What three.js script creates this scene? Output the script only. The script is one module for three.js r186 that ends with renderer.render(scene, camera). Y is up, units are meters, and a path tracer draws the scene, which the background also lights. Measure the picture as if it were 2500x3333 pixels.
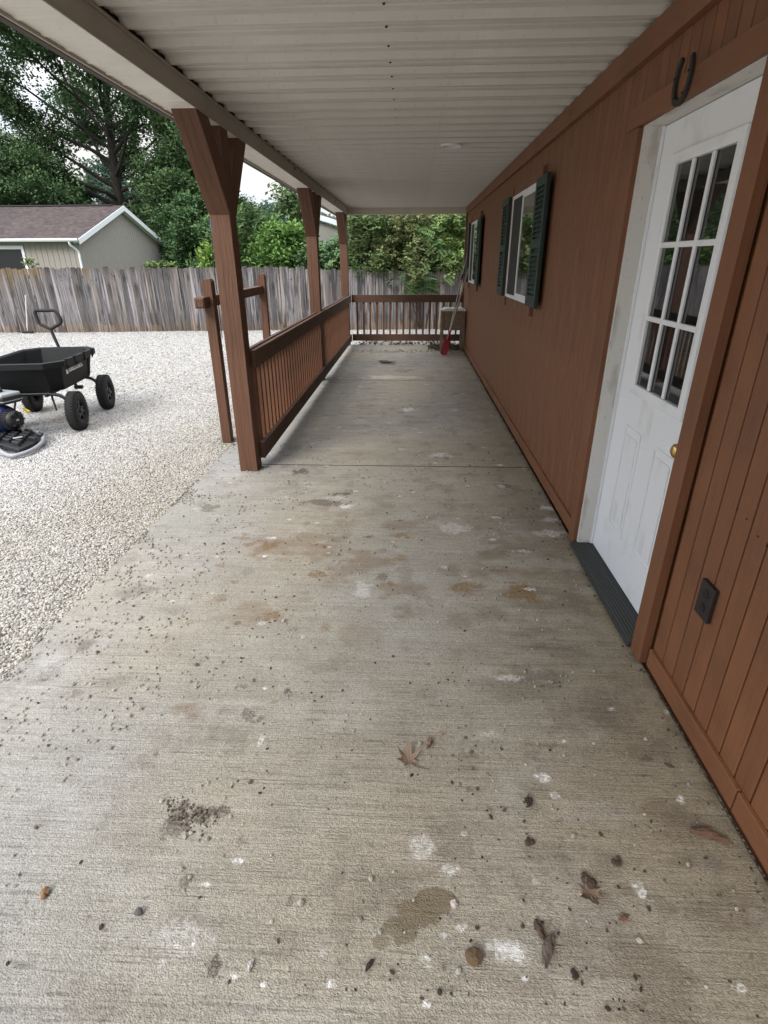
import * as THREE from 'three';
import { RoundedBoxGeometry } from 'three/addons/geometries/RoundedBoxGeometry.js';
import { TextGeometry } from 'three/addons/geometries/TextGeometry.js';
import { FontLoader } from 'three/addons/loaders/FontLoader.js';
import { mergeGeometries } from 'three/addons/utils/BufferGeometryUtils.js';

// ---------------------------------------------------------------- camera, sky, sun, exposure
const scene = new THREE.Scene();
const camera = new THREE.PerspectiveCamera(86.504, 768 / 1024, 0.05, 400);
camera.position.set(0, 1.52, 0);
camera.rotation.order = 'YXZ';
camera.rotation.set(-24.797 * Math.PI / 180, 2.7896 * Math.PI / 180, -0.2504 * Math.PI / 180);
const renderer = new THREE.WebGLRenderer({ antialias: true });
renderer.setSize(768, 1024);
renderer.toneMapping = THREE.LinearToneMapping;
renderer.toneMappingExposure = 2.6;
renderer.shadowMap.enabled = true;
const SKY_W = 512, SKY_H = 256;

// ---------------------------------------------------------------- random and noise
function rngOf(seed) { let a = seed >>> 0; return () => { a = (a + 0x6D2B79F5) | 0; let t = Math.imul(a ^ (a >>> 15), 1 | a); t = (t + Math.imul(t ^ (t >>> 7), 61 | t)) ^ t; return ((t ^ (t >>> 14)) >>> 0) / 4294967296; }; }
const HASH = new Float32Array(65536); { const r = rngOf(7); for (let i = 0; i < 65536; i++) HASH[i] = r(); }
const hash2 = (i, j) => HASH[(Math.imul(i, 73) + Math.imul(j, 9781) + Math.imul(i * j, 31)) & 65535];
function noise(x, y, p = 1 << 20) {              // value noise, lattice wraps with period p
  const i = Math.floor(x), j = Math.floor(y), u = x - i, v = y - j;
  const w = (n) => ((n % p) + p) % p, i0 = w(i), i1 = w(i + 1), j0 = w(j), j1 = w(j + 1);
  const s = u * u * (3 - 2 * u), t = v * v * (3 - 2 * v);
  const a = hash2(i0, j0), b = hash2(i1, j0), c = hash2(i0, j1), d = hash2(i1, j1);
  return a + (b - a) * s + (c - a) * t + (a - b - c + d) * s * t;
}
function fbm(x, y, o = 4, p = 1 << 20) { let f = 0, a = 0.5, n = 0; for (let k = 0; k < o; k++) { f += a * noise(x, y, p); n += a; a *= 0.5; x = x * 2; y = y * 2; p *= 2; } return f / n; }
const clamp = (v, a = 0, b = 1) => Math.min(b, Math.max(a, v));
const sstep = (a, b, v) => { const t = clamp((v - a) / (b - a)); return t * t * (3 - 2 * t); };
const mix = (a, b, t) => a + (b - a) * t;

// sky: overcast, brighter overhead, thin blue breaks low in the north
{
  const d = new Float32Array(SKY_W * SKY_H * 4);
  for (let j = 0; j < SKY_H; j++) for (let i = 0; i < SKY_W; i++) {
    const el = ((j + 0.5) / SKY_H - 0.5) * Math.PI, az = ((i + 0.5) / SKY_W - 0.5) * 2 * Math.PI;
    const s = Math.max(0, Math.sin(el));
    const X = Math.cos(el) * Math.cos(az), Z = Math.cos(el) * Math.sin(az), k = 2.2 / (s + 0.35);
    const c = fbm(X * k + 20, Z * k + 20, 4), blue = sstep(0.42, 0.62, c);
    const L = (0.31 + 0.92 * s) * (0.86 + 0.28 * c);
    const warm = Math.exp(-s * s * 60) * 0.10;
    const o = (j * SKY_W + i) * 4;
    d[o] = L * mix(1.0, 0.80, blue) * (1 + warm); d[o + 1] = L * mix(1.0, 0.93, blue) * (1 + warm * 0.4); d[o + 2] = L * mix(1.02, 1.10, blue) * (1 - warm * 0.8); d[o + 3] = 1;
  }
  const t = new THREE.DataTexture(d, SKY_W, SKY_H, THREE.RGBAFormat, THREE.FloatType);
  t.mapping = THREE.EquirectangularReflectionMapping; t.magFilter = THREE.LinearFilter; t.minFilter = THREE.LinearFilter; t.needsUpdate = true;
  scene.background = t; scene.environment = t;
}
const sun = new THREE.DirectionalLight(new THREE.Color(1, 0.95, 0.88), 1.15);
sun.position.set(-17, 21, 16); sun.target.position.set(-3, 0, -6); scene.add(sun, sun.target);
sun.castShadow = true; sun.shadow.radius = 45; sun.shadow.mapSize.set(2048, 2048);
Object.assign(sun.shadow.camera, { left: -30, right: 30, top: 30, bottom: -30, near: 1, far: 100 });

// ---------------------------------------------------------------- helpers
const used = {};
function numbered(n) { const k = used[n] = (used[n] ?? -1) + 1; return k ? `${n}_${String(k).padStart(3, '0')}` : n; }
function tag(o, label, category, group) { o.userData.label = label; o.userData.category = category; if (group) o.userData.group = group; return o; }
function thing(name, label, category, p = [0, 0, 0], turn = 0, group) { const g = new THREE.Group(); g.name = numbered(name); g.position.set(...p); g.rotation.y = turn; scene.add(g); return tag(g, label, category, group); }
function part(parent, name, geo, mat, p, r) {
  const m = new THREE.Mesh(geo, mat); m.name = parent === scene ? numbered(name) : name; m.castShadow = m.receiveShadow = true;
  if (p) m.position.set(...p); if (r) m.rotation.set(...r); parent.add(m); return m;
}
function planarUV(g, du = 0, dv = 0) {           // uv in metres, from the main direction of each face
  if (g.index) g = g.toNonIndexed();
  const P = g.attributes.position, uv = new Float32Array(P.count * 2), a = new THREE.Vector3(), b = new THREE.Vector3(), c = new THREE.Vector3();
  for (let i = 0; i < P.count; i += 3) {
    a.fromBufferAttribute(P, i); b.fromBufferAttribute(P, i + 1); c.fromBufferAttribute(P, i + 2);
    const n = b.clone().sub(a).cross(c.clone().sub(a)), X = Math.abs(n.x), Y = Math.abs(n.y), Z = Math.abs(n.z);
    [a, b, c].forEach((q, k) => { const o = (i + k) * 2; if (Y >= X && Y >= Z) { uv[o] = q.x; uv[o + 1] = -q.z; } else if (X >= Z) { uv[o] = q.z; uv[o + 1] = q.y; } else { uv[o] = q.x; uv[o + 1] = q.y; } uv[o] += du; uv[o + 1] += dv; });
  }
  g.setAttribute('uv', new THREE.BufferAttribute(uv, 2)); return g;
}
const cache = new Map();
function bx(w, h, d, r = 0, du = 0, dv = 0) {
  const k = [w, h, d, r, du, dv].map(v => v.toFixed(4)).join();
  if (!cache.has(k)) cache.set(k, planarUV(r ? new RoundedBoxGeometry(w, h, d, 1, r) : new THREE.BoxGeometry(w, h, d), du, dv));
  return cache.get(k);
}
const at = (g, x, y, z, rx = 0, ry = 0, rz = 0) => { const c = g.clone(); c.applyMatrix4(new THREE.Matrix4().makeRotationFromEuler(new THREE.Euler(rx, ry, rz)).setPosition(x, y, z)); return c; };
function box2(x0, x1, y0, y1, z0, z1, r = 0) { return [bx(Math.abs(x1 - x0), Math.abs(y1 - y0), Math.abs(z1 - z0), r), [(x0 + x1) / 2, (y0 + y1) / 2, (z0 + z1) / 2]]; }
function span(parent, name, mat, x0, x1, y0, y1, z0, z1, r = 0) { const [g, p] = box2(x0, x1, y0, y1, z0, z1, r); return part(parent, name, g, mat, p); }
const V = (x, y, z) => new THREE.Vector3(x, y, z);
function rod(a, b, r0, r1 = r0, seg = 8) {
  const d = b.clone().sub(a), g = new THREE.CylinderGeometry(r1, r0, d.length(), seg, 1);
  g.applyQuaternion(new THREE.Quaternion().setFromUnitVectors(V(0, 1, 0), d.clone().normalize())); const m = a.clone().add(b).multiplyScalar(0.5); g.translate(m.x, m.y, m.z); return g;
}
function tube(pts, r, seg = 24, rs = 8, closed = false) { return new THREE.TubeGeometry(new THREE.CatmullRomCurve3(pts.map(p => p.isVector3 ? p : V(...p)), closed, 'centripetal'), seg, r, rs, closed); }
function merge(list) { const l = list.map(g => { g = g.index ? g.toNonIndexed() : g.clone(); for (const k of Object.keys(g.attributes)) if (!['position', 'normal', 'uv'].includes(k)) g.deleteAttribute(k); return g; }); return mergeGeometries(l); }
function extrude(pts, depth, bevel = 0) { const s = new THREE.Shape(pts.map(p => new THREE.Vector2(...p))); return new THREE.ExtrudeGeometry(s, { depth, bevelEnabled: bevel > 0, bevelSize: bevel, bevelThickness: bevel, bevelSegments: 1, bevelOffset: -bevel, curveSegments: 6 }); }

// ---------------------------------------------------------------- textures
const enc = (v) => { v = clamp(v); return Math.round(255 * (v <= 0.0031308 ? 12.92 * v : 1.055 * Math.pow(v, 1 / 2.4) - 0.055)); };
function texOf(w, h, data, srgb) {
  const t = new THREE.DataTexture(data, w, h, THREE.RGBAFormat); t.wrapS = t.wrapT = THREE.RepeatWrapping; t.magFilter = THREE.LinearFilter; t.minFilter = THREE.LinearMipmapLinearFilter; t.generateMipmaps = true;
  if (srgb) t.colorSpace = THREE.SRGBColorSpace; t.needsUpdate = true; return t;
}
function colorTex(w, h, f) { const d = new Uint8Array(w * h * 4); for (let j = 0; j < h; j++) for (let i = 0; i < w; i++) { const c = f((i + 0.5) / w, (j + 0.5) / h), o = (j * w + i) * 4; d[o] = enc(c[0]); d[o + 1] = enc(c[1]); d[o + 2] = enc(c[2]); d[o + 3] = 255; } return texOf(w, h, d, true); }
function grayTex(w, h, f) { const d = new Uint8Array(w * h * 4); for (let j = 0; j < h; j++) for (let i = 0; i < w; i++) { const v = Math.round(255 * clamp(f((i + 0.5) / w, (j + 0.5) / h))), o = (j * w + i) * 4; d[o] = d[o + 1] = d[o + 2] = v; d[o + 3] = 255; } return texOf(w, h, d, false); }
const rep = (t, sx, sy, ox = 0, oy = 0) => { const c = t.clone(); c.repeat.set(sx, sy); c.offset.set(ox, oy); c.needsUpdate = true; return c; };
const std = (o) => new THREE.MeshStandardMaterial(o);
const lin = (r, g, b) => new THREE.Color().setRGB(r, g, b);

// painted wood: grain runs along v (upright boards) or u (level boards); colour mottles a little and carries scuffs
function paint(base, wear = 0.2) {
  const f = (s, t) => { const m = fbm(s * 6, t * 6, 4, 6), g = noise(s * 128, t * 8, 128), sp = sstep(0.80, 0.9, noise(s * 90, t * 60, 30)) * wear; const k = 0.72 + 0.42 * m + 0.08 * (g - 0.5) - 0.07 * sstep(0.80, 0.97, noise(s * 70, t * 3)); return [mix(base[0] * k, 0.25, sp * 0.3), mix(base[1] * k, 0.2, sp * 0.3), mix(base[2] * k, 0.17, sp * 0.3)]; };
  return [colorTex(512, 512, f), colorTex(512, 512, (s, t) => f(t, s))];
}
const grainF = (s, t) => 0.55 * noise(s * 128 + 3 * noise(s * 8, t * 4, 4), t * 4, 128) + 0.3 * noise(s * 256, t * 16, 256) + 0.15 * fbm(s * 16, t * 16, 3, 16);
const grainV = grayTex(512, 512, grainF), grainH = grayTex(512, 512, (s, t) => grainF(t, s));
const BROWN = [0.200, 0.080, 0.034];
const [brownV, brownH] = paint(BROWN), [darkV, darkH] = paint([0.100, 0.048, 0.027]);
const wall_m = std({ map: brownV, bumpMap: grainV, bumpScale: 0.0012, roughness: 0.62 });
const trim_m = std({ map: brownH, bumpMap: grainH, bumpScale: 0.0012, roughness: 0.6 });
const post_m = std({ map: brownV, bumpMap: rep(grainV, 0.7, 0.7), bumpScale: 0.0055, roughness: 0.68, color: lin(0.63, 0.68, 0.80) });
const rail_m = std({ map: darkH, bumpMap: grainH, bumpScale: 0.002, roughness: 0.7 });
const baluster_m = std({ color: lin(0.8, 0.8, 0.84), map: brownV, bumpMap: grainV, bumpScale: 0.001, roughness: 0.66 });
const white_m = std({ map: colorTex(512, 512, (s, t) => { const g = sstep(0.58, 0.85, fbm(s * 8, t * 5, 5)) * 0.09 + sstep(0.86, 0.94, noise(s * 60, t * 60)) * 0.04; return [0.80 - g, 0.81 - g * 1.1, 0.83 - g * 1.3]; }), roughness: 0.42 });
const jamb_m = std({ map: colorTex(512, 512, (s, t) => { const g = sstep(0.5, 0.8, fbm(s * 14, t * 5, 5)) * 0.20 + sstep(0.90, 0.95, noise(s * 90, t * 70)) * 0.16; return [0.62 - g, 0.60 - g, 0.56 - g]; }), roughness: 0.55 });
const glass_m = new THREE.MeshPhysicalMaterial({ color: lin(0.012, 0.013, 0.013), roughness: 0.03, ior: 1.55, specularIntensity: 1, clearcoat: 0.5, clearcoatRoughness: 0.02 });
const screen_m = std({ color: lin(0.018, 0.016, 0.015), roughness: 0.6 });
const green_m = std({ color: lin(0.014, 0.035, 0.028), roughness: 0.5 });
const brass_m = std({ color: lin(0.62, 0.43, 0.16), metalness: 1, roughness: 0.28 });
const black_m = std({ color: lin(0.012, 0.012, 0.013), roughness: 0.55 });
const iron_m = std({ color: lin(0.035, 0.028, 0.024), roughness: 0.7, metalness: 0.3 });
const dirtMetal = colorTex(512, 512, (s, t) => { const m = fbm(s * 5, t * 5, 5, 5), k = 0.9 + 0.2 * m, g = sstep(0.86, 0.95, noise(s * 64, t * 64, 64)) * 0.05; return [0.60 * k - g, 0.58 * k - g, 0.53 * k - g]; });
const ceil_m = std({ map: dirtMetal, roughness: 0.42, metalness: 0.0, side: THREE.DoubleSide });
const soffit_m = std({ map: dirtMetal, roughness: 0.45, color: lin(1.3, 1.28, 1.25), side: THREE.DoubleSide });
const tan_m = std({ map: rep(dirtMetal, 0.8, 0.8), color: lin(0.62, 0.58, 0.53), roughness: 0.5 });
const fascia_m = std({ color: lin(0.07, 0.05, 0.04), roughness: 0.7 });

// concrete: each slab gets its own sheet of stains where they lie
const STAINS = [['o',-0.83,-2.79,0.123,0.102,.8],['o',-1.00,-2.89,0.051,0.048,.6],['o',-0.52,-2.80,0.068,0.046,.5],['o',-0.03,-2.95,0.079,0.049,.7],['o',-0.06,-2.65,0.090,0.062,.6],
['o',-0.64,-3.08,0.029,0.027,.6],['o',-0.63,-2.10,0.077,0.048,.8],['o',-0.70,-2.07,0.026,0.018,.7],['o',0.31,-2.38,0.083,0.087,.75],['o',0.58,-2.33,0.138,0.092,.85],
['o',-0.48,-2.48,0.049,0.038,.8],['o',-0.09,-2.40,0.033,0.031,.7],['o',-0.94,-2.24,0.046,0.032,.45],['o',-1.00,-2.03,0.039,0.021,.4],['o',-0.37,-2.02,0.025,0.031,.5],
['o',-0.51,-2.00,0.025,0.027,.45],['o',-0.50,-1.55,0.018,0.014,.5],['o',-0.81,-1.51,0.056,0.050,.4],['o',-1.03,-2.55,0.031,0.030,.5],['o',-0.90,-2.39,0.022,0.022,.7],
['o',-1.10,-2.47,0.025,0.024,.4],['o',-0.83,-2.64,0.052,0.042,.4],['o',-1.05,-1.65,0.026,0.018,.4],['o',-1.23,-1.72,0.019,0.017,.3],['o',0.90,-2.16,0.065,0.060,.3],
['m',-1.36,-3.31,0.079,0.060,.8],['m',-0.57,-3.43,0.135,0.055,.7],['m',-0.47,-3.56,0.059,0.050,.8],['m',-0.86,-4.03,0.055,0.063,.8],['m',-1.36,-2.29,0.090,0.093,.4],
['m',-0.57,-1.48,0.043,0.035,.6],['m',-0.67,-1.10,0.034,0.046,.85],['m',-0.60,-1.08,0.042,0.033,.8],['m',-0.67,-1.04,0.048,0.028,.55],['m',-0.55,-1.10,0.020,0.015,.8],
['m',-0.47,-1.01,0.017,0.018,.45],['m',-0.44,-0.70,0.020,0.022,.85],['m',-0.58,-0.89,0.017,0.021,.6],['m',-0.29,-0.85,0.010,0.018,.5],['m',-0.39,-9.13,0.167,0.179,.8],
['m',-1.40,-1.85,0.045,0.037,.5],['m',-1.27,-1.56,0.032,0.024,.4],['m',0.50,-1.75,0.131,0.049,.35],['m',-0.13,-2.47,0.029,0.037,.6],['m',0.70,-3.79,0.062,0.074,.6],
['m',0.50,-1.39,0.040,0.016,.4],['m',-0.31,-10.28,0.508,0.167,.35],['m',0.30,-4.45,0.071,0.085,.7],['m',-0.12,-8.44,0.127,0.154,.3],['m',0.84,-2.28,0.045,0.243,.2],
['m',0.78,-1.51,0.100,0.111,.25],['m',0.82,-1.09,0.054,0.087,.25],['m',0.52,-0.85,0.141,0.065,.2],['m',0.43,-1.00,0.078,0.053,.25],['t',0.04,-0.84,0.062,0.037,.9],
['t',0.08,-0.87,0.051,0.034,.9],['t',0.00,-0.80,0.039,0.031,.8],['t',-0.05,-0.77,0.021,0.016,.6],['w',-0.50,-1.37,0.011,0.030,.6],['w',-0.46,-0.95,0.018,0.012,.95],
['w',0.05,-1.01,0.045,0.038,.55],['w',0.13,-0.95,0.032,0.018,.8],['w',0.45,-1.26,0.028,0.021,.95],['w',0.47,-1.20,0.017,0.015,.9],['w',0.18,-1.06,0.012,0.010,.8],
['w',0.27,-0.76,0.043,0.026,.95],['w',0.23,-0.77,0.056,0.022,.5],['w',0.15,-0.81,0.016,0.012,.6],['w',0.06,-0.74,0.013,0.010,.7],['w',-0.16,-0.68,0.012,0.012,.85],
['w',-0.19,-0.74,0.010,0.008,.5],['w',0.36,-0.93,0.009,0.008,1],['w',0.63,-0.92,0.016,0.026,.9],['w',0.86,-1.20,0.016,0.015,.95],['w',0.55,-1.41,0.013,0.008,.9],
['w',0.42,-1.72,0.070,0.021,.5],['w',0.27,-3.07,0.121,0.078,.4],['w',0.87,-3.01,0.101,0.050,.6],['w',0.91,-3.21,0.060,0.042,.5],['w',0.93,-3.39,0.056,0.046,.6],
['w',0.57,-3.23,0.036,0.028,.8],['w',-0.03,-6.03,0.093,0.084,.7],['w',0.28,-4.45,0.103,0.073,.6],['w',-0.23,-2.33,0.052,0.093,.4],['w',-0.39,-0.68,0.013,0.009,.8],
['w',-0.32,-0.67,0.010,0.007,.8],['w',0.06,-0.65,0.010,0.009,.9],['w',-0.54,-0.76,0.086,0.050,.3],['w',-0.31,-7.89,0.398,0.136,.6],['w',0.63,-2.38,0.038,0.017,.8],
['w',0.69,-3.78,0.034,0.046,.6],['w',-0.42,-3.37,0.044,0.038,.8],['w',-0.50,-3.51,0.131,0.066,.35],['w',0.66,-2.78,0.080,0.017,.5],['w',0.20,-2.58,0.020,0.020,.6],
['w',-0.67,-2.04,0.021,0.018,.4],['w',0.10,-0.79,0.011,0.009,.6],['w',0.30,-1.43,0.033,0.017,.4],['w',0.77,-1.57,0.014,0.012,.6],['w',-0.51,-0.75,0.007,0.010,.9],
['w',0.29,-0.71,0.010,0.007,.8],['w',-0.08,-2.87,0.017,0.018,.5],['w',0.44,-3.77,0.017,0.018,.7],['w',0.22,-4.27,0.019,0.023,.7],['w',0.92,-4.18,0.022,0.022,.7],
['g',-1.19,-3.29,0.500,0.453,.3]];
const STAIN_C = { o: [0.190, 0.112, 0.044], m: [0.075, 0.055, 0.042], t: [0.17, 0.135, 0.085], w: [0.70, 0.69, 0.67], g: [0.27, 0.28, 0.21] };
{ const r = rngOf(41);                            // small droppings and specks all over the slab
  for (let i = 0; i < 260; i++) { const z = -0.7 - Math.pow(r(), 1.3) * 10, w = r(), s = 0.003 + 0.011 * r() * r() + 0.002 * -z; STAINS.push([w < 0.42 ? 'w' : w < 0.82 ? 'm' : 'o', -1.5 + 2.5 * r(), z, s * (1 + r()), s, 0.3 + 0.5 * r()]); } }
function concreteMap(W, H, x0, x1, z0, z1) {      // z0 near, z1 far (z1 < z0); v runs from near to far
  const c = new Float32Array(W * H * 3), sx = (x1 - x0) / W, sz = (z1 - z0) / H;
  for (let j = 0; j < H; j++) for (let i = 0; i < W; i++) {
    const x = x0 + (i + 0.5) * sx, z = z0 + (j + 0.5) * sz, o = (j * W + i) * 3;
    const big = fbm(x * 1.3 + 50, z * 1.3 + 50, 4), mid = fbm(x * 9 + 9, z * 12 + 9, 3), st = noise(x * 4 + 3, z * 170), st2 = noise(x * 1.6 + 8, z * 60), gr = noise(x * 330, z * 330);
    let k = 0.83 + 0.22 * big + 0.16 * mid + 0.17 * (st - 0.5) + 0.10 * (st2 - 0.5) + 0.56 * (gr - 0.5) + 0.20 * (noise(x * 150 + 4, z * 190) - 0.5);
    k *= mix(1, 0.66, sstep(0.74, 0.95, noise(x * 9 + 40, z * 230 + 7)) * sstep(0.42, 0.6, fbm(x * 2 + 3, z * 4, 2)));
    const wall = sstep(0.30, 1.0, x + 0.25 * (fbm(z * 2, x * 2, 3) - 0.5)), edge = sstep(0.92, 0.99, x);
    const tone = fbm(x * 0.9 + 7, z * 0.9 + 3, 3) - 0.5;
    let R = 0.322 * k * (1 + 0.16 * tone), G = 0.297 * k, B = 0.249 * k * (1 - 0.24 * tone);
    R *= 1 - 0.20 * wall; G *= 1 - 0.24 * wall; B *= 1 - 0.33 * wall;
    const rz = sstep(-3.7, -2.9, z) * sstep(-1.6, -2.3, z) * sstep(-1.25, -0.8, x) * sstep(0.95, 0.6, x), rust = sstep(0.57, 0.70, fbm(x * 4 + 11, z * 5.5 + 2, 5)) * rz * (0.35 + 0.5 * gr);
    R = mix(R, 0.185, rust * 0.7); G = mix(G, 0.118, rust * 0.7); B = mix(B, 0.058, rust * 0.7);
    const dz = sstep(0.05, 0.6, x + 0.3 * (fbm(x * 2, z * 2 + 9, 2) - 0.5)) * sstep(-3.4, -2.2, z), dirt = sstep(0.46, 0.74, fbm(x * 5 + 31, z * 13 + 5, 5)) * (0.25 + 0.75 * dz) * (0.4 + 0.6 * noise(x * 170, z * 190));
    R = mix(R, 0.125, dirt * 0.64); G = mix(G, 0.095, dirt * 0.64); B = mix(B, 0.062, dirt * 0.64);
    const mud = sstep(0.60, 0.72, fbm(x * 7 + 71, z * 8 + 15, 5)) * (0.3 + 0.7 * noise(x * 210, z * 210)) * 0.40;
    R = mix(R, 0.115, mud); G = mix(G, 0.088, mud); B = mix(B, 0.066, mud);
    const pale = sstep(0.62, 0.74, fbm(x * 6 + 5, z * 8 + 55, 5)) * (0.2 + 0.8 * noise(x * 230 + 3, z * 230)) * 0.22;
    R = mix(R, 0.55, pale); G = mix(G, 0.53, pale); B = mix(B, 0.51, pale);
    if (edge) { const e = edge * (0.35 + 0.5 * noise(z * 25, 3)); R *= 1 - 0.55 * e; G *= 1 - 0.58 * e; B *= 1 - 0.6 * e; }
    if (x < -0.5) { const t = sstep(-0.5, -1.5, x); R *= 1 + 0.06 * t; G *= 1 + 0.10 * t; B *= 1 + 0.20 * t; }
    const pit = sstep(0.80, 0.92, noise(x * 120 + 5, z * 120)) * 0.25; R *= 1 - pit; G *= 1 - pit; B *= 1 - pit;
    c[o] = R; c[o + 1] = G; c[o + 2] = B;
  }
  for (const [kind, px, pz, rx, rz, s] of STAINS) {
    const E = 2.4, q = STAIN_C[kind], seed = px * 31 + pz * 17;
    for (let j = Math.max(0, Math.floor((pz + rz * E - z0) / sz)); j < Math.min(H, (pz - rz * E - z0) / sz); j++) for (let i = Math.max(0, Math.floor((px - rx * E - x0) / sx)); i < Math.min(W, (px + rx * E - x0) / sx); i++) {
      const x = x0 + (i + 0.5) * sx, z = z0 + (j + 0.5) * sz, u = (x - px) / rx, v = (z - pz) / rz, f = Math.min(220, 4 / Math.min(rx, rz));
      const d = Math.hypot(u, v) + (kind === 'w' ? 1.5 : 2.0) * (fbm(x * f * 0.4 + seed, z * f * 0.4 + seed, 5) - 0.5), grain = noise(x * 300 + seed, z * 300);
      let a = sstep(1.14, kind === 'g' ? 0.0 : kind === 'o' ? 0.34 : kind === 'w' ? 0.42 : 0.62, d) * s;
      if (kind === 'w') a *= 0.35 + 0.85 * sstep(0.25, 0.7, noise(x * 160 + seed, z * 160)); else if (kind === 'm') a *= 0.45 + 0.75 * sstep(0.2, 0.7, grain); else if (kind === 'o') a *= 0.35 + 0.9 * sstep(0.15, 0.75, 0.5 * grain + 0.5 * noise(x * 120 + seed, z * 150)); else if (kind === 't') a = sstep(1.12, 0.92, 0.55 * d + 0.45 * Math.hypot(u, v)) * s;
      a = clamp(a) * sstep(2.3, 1.7, Math.max(Math.abs(u), Math.abs(v))); const o = (j * W + i) * 3; const g = 0.8 + 0.4 * grain;
      for (let n = 0; n < 3; n++) c[o + n] = mix(c[o + n], q[n] * g, a);
    }
  }
  const d = new Uint8Array(W * H * 4); for (let i = 0; i < W * H; i++) { d[i * 4] = enc(c[i * 3]); d[i * 4 + 1] = enc(c[i * 3 + 1]); d[i * 4 + 2] = enc(c[i * 3 + 2]); d[i * 4 + 3] = 255; }
  const t = texOf(W, H, d, true); t.repeat.set(1 / (x1 - x0), 1 / (z0 - z1)); t.offset.set(-x0 / (x1 - x0), z0 / (z0 - z1)); return t;
}
const broom = grayTex(2048, 2048, (s, t) => 0.30 * noise(s * 14, t * 330) + 0.10 * noise(s * 5, t * 150) + 0.46 * noise(s * 470, t * 600) + 0.14 * noise(s * 250, t * 330));
const conc = (W, H, x0, x1, z0, z1) => std({ map: concreteMap(W, H, x0, x1, z0, z1), bumpMap: rep(broom, 1 / 1.3, 1 / 1.3), bumpScale: 0.0032, roughness: 0.68 });

// ---------------------------------------------------------------- ground and slab
const GY = -0.045;
const gravelCells = (() => {                       // rounded stones packed edge to edge, 2 cm each
  const N = 64, r = rngOf(99), px = new Float32Array(N * N), py = new Float32Array(N * N), tone = new Float32Array(N * N), warm = new Float32Array(N * N);
  for (let i = 0; i < N * N; i++) { px[i] = r(); py[i] = r(); tone[i] = r(); warm[i] = r(); }
  return (s, t) => { const X = s * N, Y = t * N, i = Math.floor(X), j = Math.floor(Y); let a = 9, b = 9, id = 0; for (let m = -1; m < 2; m++) for (let n = -1; n < 2; n++) { const c = ((i + m + N) % N) + ((j + n + N) % N) * N, d = Math.hypot(i + m + px[c] - X, j + n + py[c] - Y); if (d < a) { b = a; a = d; id = c; } else if (d < b) b = d; } return [b - a, tone[id], warm[id]]; };
})();
const gravelMap = colorTex(1024, 1024, (s, t) => { const [e, q, w] = gravelCells(s, t), k = 0.26 + 0.36 * q, m = mix(0.52, 1, sstep(0.0, 0.24, e)); return [k * m * (1 + 0.06 * w), k * m * 0.985, k * m * (0.98 - 0.12 * w)]; });
const gravelBump = grayTex(1024, 1024, (s, t) => Math.sqrt(clamp(gravelCells(s, t)[0] * 1.6)));
const gravel_m = std({ map: rep(gravelMap, 0.9, 0.9), bumpMap: rep(gravelBump, 0.9, 0.9), bumpScale: 0.009, roughness: 0.9 });
const grass_m = std({ map: colorTex(512, 512, (s, t) => { const k = 0.6 + 0.8 * fbm(s * 24, t * 24, 4, 24); return [0.055 * k, 0.085 * k, 0.03 * k]; }), roughness: 1 });
{
  const g = planarUV(new THREE.PlaneGeometry(400, 400).rotateX(-Math.PI / 2)); const m = part(scene, 'ground', g, grass_m, [0, GY - 0.02, 0]); m.userData.kind = 'structure';
  const yard = new THREE.PlaneGeometry(60, 34, 120, 68).rotateX(-Math.PI / 2); const P = yard.attributes.position;
  for (let i = 0; i < P.count; i++) { const x = P.getX(i) - 20, z = P.getZ(i) + 2.2; P.setY(i, 0.03 * (fbm(x * 0.5 + 30, z * 0.5 + 30, 3) - 0.5) * sstep(-1.7, -3, x)); }
  yard.computeVertexNormals();
  const y = part(scene, 'gravel_yard', planarUV(yard), gravel_m, [-20, GY, 2.2]); y.userData.kind = 'structure';
  y.geometry.computeVertexNormals();
}
const yardY = (x, z) => GY + 0.03 * (fbm(x * 0.5 + 30, z * 0.5 + 30, 3) - 0.5) * sstep(-1.7, -3, x);
{
  const f = new THREE.Group(); f.name = 'porch_floor'; f.userData.kind = 'structure'; scene.add(f);
  const slab = (x0, x1, z0, z1, m) => { const cx = (x0 + x1) / 2, cz = (z0 + z1) / 2; const g = at(new RoundedBoxGeometry(x1 - x0, 0.12, z0 - z1, 1, 0.007), cx, -0.06, cz); part(f, 'concrete_slab', planarUV(g), m); };
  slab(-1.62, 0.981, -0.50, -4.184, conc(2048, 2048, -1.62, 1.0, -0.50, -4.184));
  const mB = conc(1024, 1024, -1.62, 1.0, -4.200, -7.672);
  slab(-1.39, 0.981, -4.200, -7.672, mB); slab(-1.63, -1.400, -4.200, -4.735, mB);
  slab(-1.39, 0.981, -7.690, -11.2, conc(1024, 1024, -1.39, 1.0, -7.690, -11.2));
  slab(-1.62, 0.981, 1.3, -0.49, conc(512, 512, -1.62, 1.0, 1.3, -0.49));
}
{ const f = scene.getObjectByName('porch_floor'), jm = std({ color: lin(0.022, 0.018, 0.013), roughness: 1 }); for (const [z, w] of [[-4.192, 0.015], [-7.681, 0.017]]) part(f, 'joint', bx(2.385, 0.05, w), jm, [-0.1945, -0.0275, z]); }
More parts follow.
